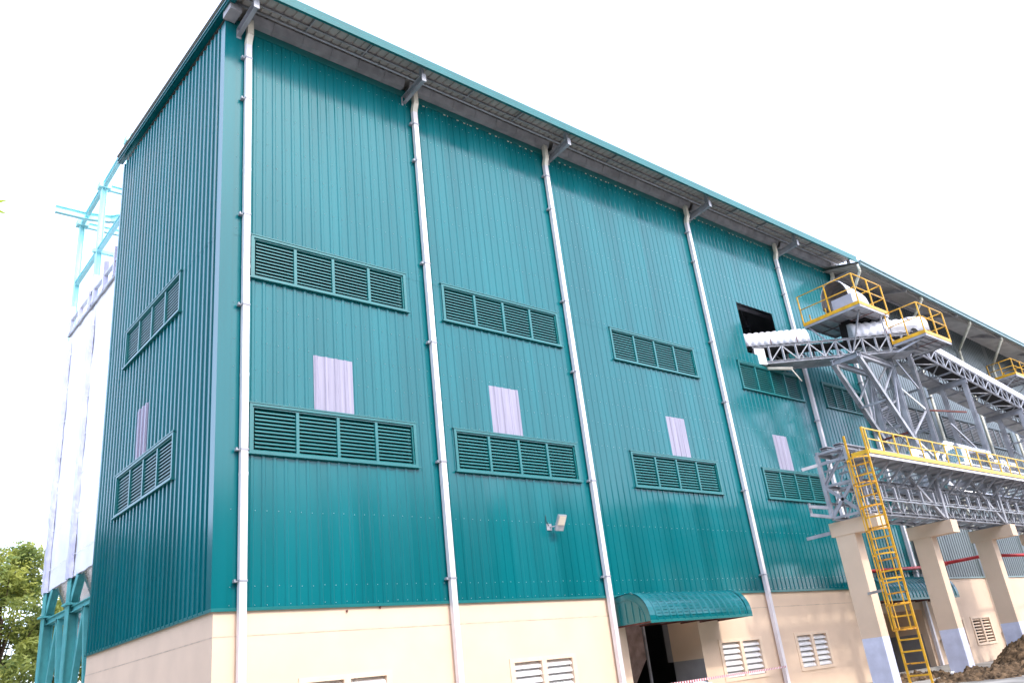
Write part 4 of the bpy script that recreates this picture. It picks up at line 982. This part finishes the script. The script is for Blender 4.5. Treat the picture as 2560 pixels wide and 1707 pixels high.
heap('tall heap of dark brown soil at the right edge behind the columns', 42.2,-5.7,5.6,2.5,1.9,2,.1)
heap('low spread of crumbly soil at the foot of the second column', 31.2,-7.9,5.2,2.9,.34,7)
heap('small scrape of loose soil beside the ladder foot and doorway', 32.0,-3.1,3.2,1.1,.22,11)
for i,(x,y,w) in enumerate(((29.3,-5.9,.5),(33.9,-4.9,.4),(35.9,-7.3,.5))):
    b = MB(); b.bar((x,y,.32 if i else .12),(x+w,y+.15,.42 if i else .17),.10,.05)
    tag(build(b,'scrap_board',M['white_slat']), ['pale scrap board lying on the soil by the ladder foot','pale scrap board half buried beside the second column','pale scrap board poking from the big dirt heap'][i], 'board')
b = MB(); b.box((34.0,-.6,G),(42.3,-.0-.02,.12)); tag(build(b,'doorstep',M['concrete']),'low concrete doorstep along the wall under the far canopy','step')

# ================================================================ BARRIER TAPE
tp = MB(); tp.open = True
p0, p1_ = V((12.7,-4.2,1.15)), V((25.75,-.36,1.14))
for k in range(121):
    t = k/120; p = p0.lerp(p1_,t); tp.v += [p+V((0,0,-.04)), p+V((0,0,.04))]
for k in range(120): tp.f.append((2*k,2*k+2,2*k+3,2*k+1)); tp.sm.append(False)
to = build(tp,'barrier_tape',M['white_sheet']); to.data.materials.append(M['red'])
for q in to.data.polygons: q.material_index = q.index % 2
md = to.modifiers.new('thick','SOLIDIFY'); md.thickness = .004
tag(to,'red and white striped barrier tape strung low from a downpipe','barrier tape')

# ================================================================ PERSON IN A HARD HAT (only the crown of the hat is in frame)
HX, HY, HT = -4.03, -19.0, 1.50
pe = thing('person','person in a white hard hat, navy shirt and khaki trousers standing below the doorway view','person',(HX,HY,G))
def person():
    g0 = G; T_ = HT-.02; s = (T_-g0)/1.75
    J = []; E = []; Rr = []
    def j(x,y,z,r): J.append((HX+x*s,HY+y*s,g0+z*s)); Rr.append(r*s); return len(J)-1
    pel = j(0,0,.95,.15); wa = j(0,0,1.12,.135); chst = j(0,.01,1.32,.16); nk = j(0,0,1.47,.06); hd0 = j(0,.01,1.56,.075); hd1 = j(0,.02,1.66,.095)
    E += [(pel,wa),(wa,chst),(chst,nk),(nk,hd0),(hd0,hd1)]
    for sg in (-1,1):
        hp = j(.10*sg,0,.88,.105); kn = j(.11*sg,.02,.49,.065); an = j(.12*sg,0,.09,.045); toe = j(.14*sg,.16,.04,.04)
        sh = j(.19*sg,0,1.41,.062); el_ = j(.27*sg,-.02,1.12,.045); wr = j(.30*sg,.06,.86,.03); pa = j(.31*sg,.09,.79,.032)
        E += [(pel,hp),(hp,kn),(kn,an),(an,toe),(chst,sh),(sh,el_),(el_,wr),(wr,pa)]
        for q,(dx,dz) in enumerate(((-.03,.075),(-.01,.085),(.01,.082),(.03,.065))):
            f1 = j((.31)*sg+dx*.3,.10+dx,.79-dz*.6,.0095); f2 = j((.31)*sg+dx*.3-.01*sg,.105+dx,.79-dz*1.2,.008); E += [(pa,f1),(f1,f2)]
        th = j(.29*sg,.13,.79,.011); th2 = j(.28*sg,.15,.755,.009); E += [(pa,th),(th,th2)]
    me = bpy.data.meshes.new('body'); off = V(pe['_w'])
    me.from_pydata([tuple(V(p)-off) for p in J], E, [])
    o = bpy.data.objects.new('body', me); col.objects.link(o); o.parent = pe; o['_w'] = tuple(off)
    md = o.modifiers.new('skin','SKIN')
    for k,sv in enumerate(me.skin_vertices[0].data): sv.radius = (Rr[k],Rr[k]); sv.use_root = (k==0)
    o.modifiers.new('sub','SUBSURF').levels = 1; o.modifiers['sub'].render_levels = 2
    md.use_smooth_shade = True
    me.materials.append(M['cloth_blue'])
    zc = g0+1.62*s
    f = MB(); f.ball((HX,HY+.02*s,zc-.02),.098*s,12,(.88,1,1.15)); f.ball((HX,HY+.115*s,zc-.03),.02*s,6,(.7,1,1.2))
    for sg in (-1,1): f.ball((HX+.088*s*sg,HY+.01*s,zc-.02),.028*s,6,(.4,.8,1.1))
    build(f,'face',M['skin'],pe)
    e = MB(); [e.ball((HX+.035*s*sg,HY+.108*s,zc+.01),.011*s,6) for sg in (-1,1)]; e.ball((HX,HY+.108*s,zc-.07),.024*s,6,(1,.3,.25)); build(e,'eyes_and_mouth',M['hair'],pe)
    h = MB(); h.ball((HX,HY-.02*s,zc+.0),.102*s,10,(.92,1,1.0)); build(h,'hair',M['hair'],pe)
    hat = MB(); vs = []; n = 28; rows = 10; zb = HT-.155
    for i in range(rows+1):
        th = math.pi/2*i/rows
        for k in range(n):
            ph = 2*math.pi*k/n; vs.append((HX+.150*math.sin(th)*math.cos(ph), HY+.165*math.sin(th)*math.sin(ph), zb+.155*math.cos(th)))
    for k in range(n):
        ph = 2*math.pi*k/n; rr = .175+.05*max(0,math.sin(ph)); vs.append((HX+rr*math.cos(ph), HY+(rr+.01)*math.sin(ph), zb-.012))
    hat.add(vs,[(i*n+k,(i+1)*n+k,(i+1)*n+(k+1)%n,i*n+(k+1)%n) for i in range(rows+1) for k in range(n)],True)
    hat.bar((HX,HY-.10,zb+.12),(HX,HY+.10,zb+.12),.04,.045); hat.open = True
    build(hat,'hard_hat',M['hat'],pe)
person()

# ================================================================ MACHINERY IN THE DARK DOORWAY
mc = thing('process_machine','dim brown hopper-bottomed machine standing inside the dark doorway','machine',(18.6,2.4,G))
P(lambda m_: m_.box((17.9,1.9,2.1),(19.2,3.1,3.6)), 'hopper', M['machine'], mc)
P(lambda m_: m_.add([(17.9,1.9,2.1),(19.2,1.9,2.1),(19.2,3.1,2.1),(17.9,3.1,2.1),(18.4,2.3,1.1),(18.7,2.3,1.1),(18.7,2.6,1.1),(18.4,2.6,1.1)],[(0,1,5,4),(1,2,6,5),(2,3,7,6),(3,0,4,7),(4,5,6,7)]), 'hopper_cone', M['machine'], mc)
for x in (17.85,19.25):
    for y in (1.85,3.15): P(lambda m_: m_.bar((x,y,G),(x,y,3.6),.09,.09,(1,0,0)), 'leg', M['steel'], mc)
P(lambda m_: m_.path([V((18.55,2.45,1.1)),V((18.55,2.45,.6)),V((19.5,2.2,.3))],.10,10), 'outlet_pipe', M['steel'], mc)
ct = thing('control_cabinet','dark green cabinet just inside the left of the doorway','cabinet',(16.9,1.8,G))
P(lambda m_: m_.box((16.3,1.5,G),(17.3,2.2,1.9)), 'body', M['cab'], ct)
P(lambda m_: m_.box((16.38,1.48,.1),(17.22,1.5,1.8)), 'door', M['cab'], ct)
P(lambda m_: m_.box((16.45,1.55,1.9),(17.1,2.0,2.15)), 'top_box', M['machine'], ct)

for o in bpy.data.objects:
    if '_w' in o: del o['_w']
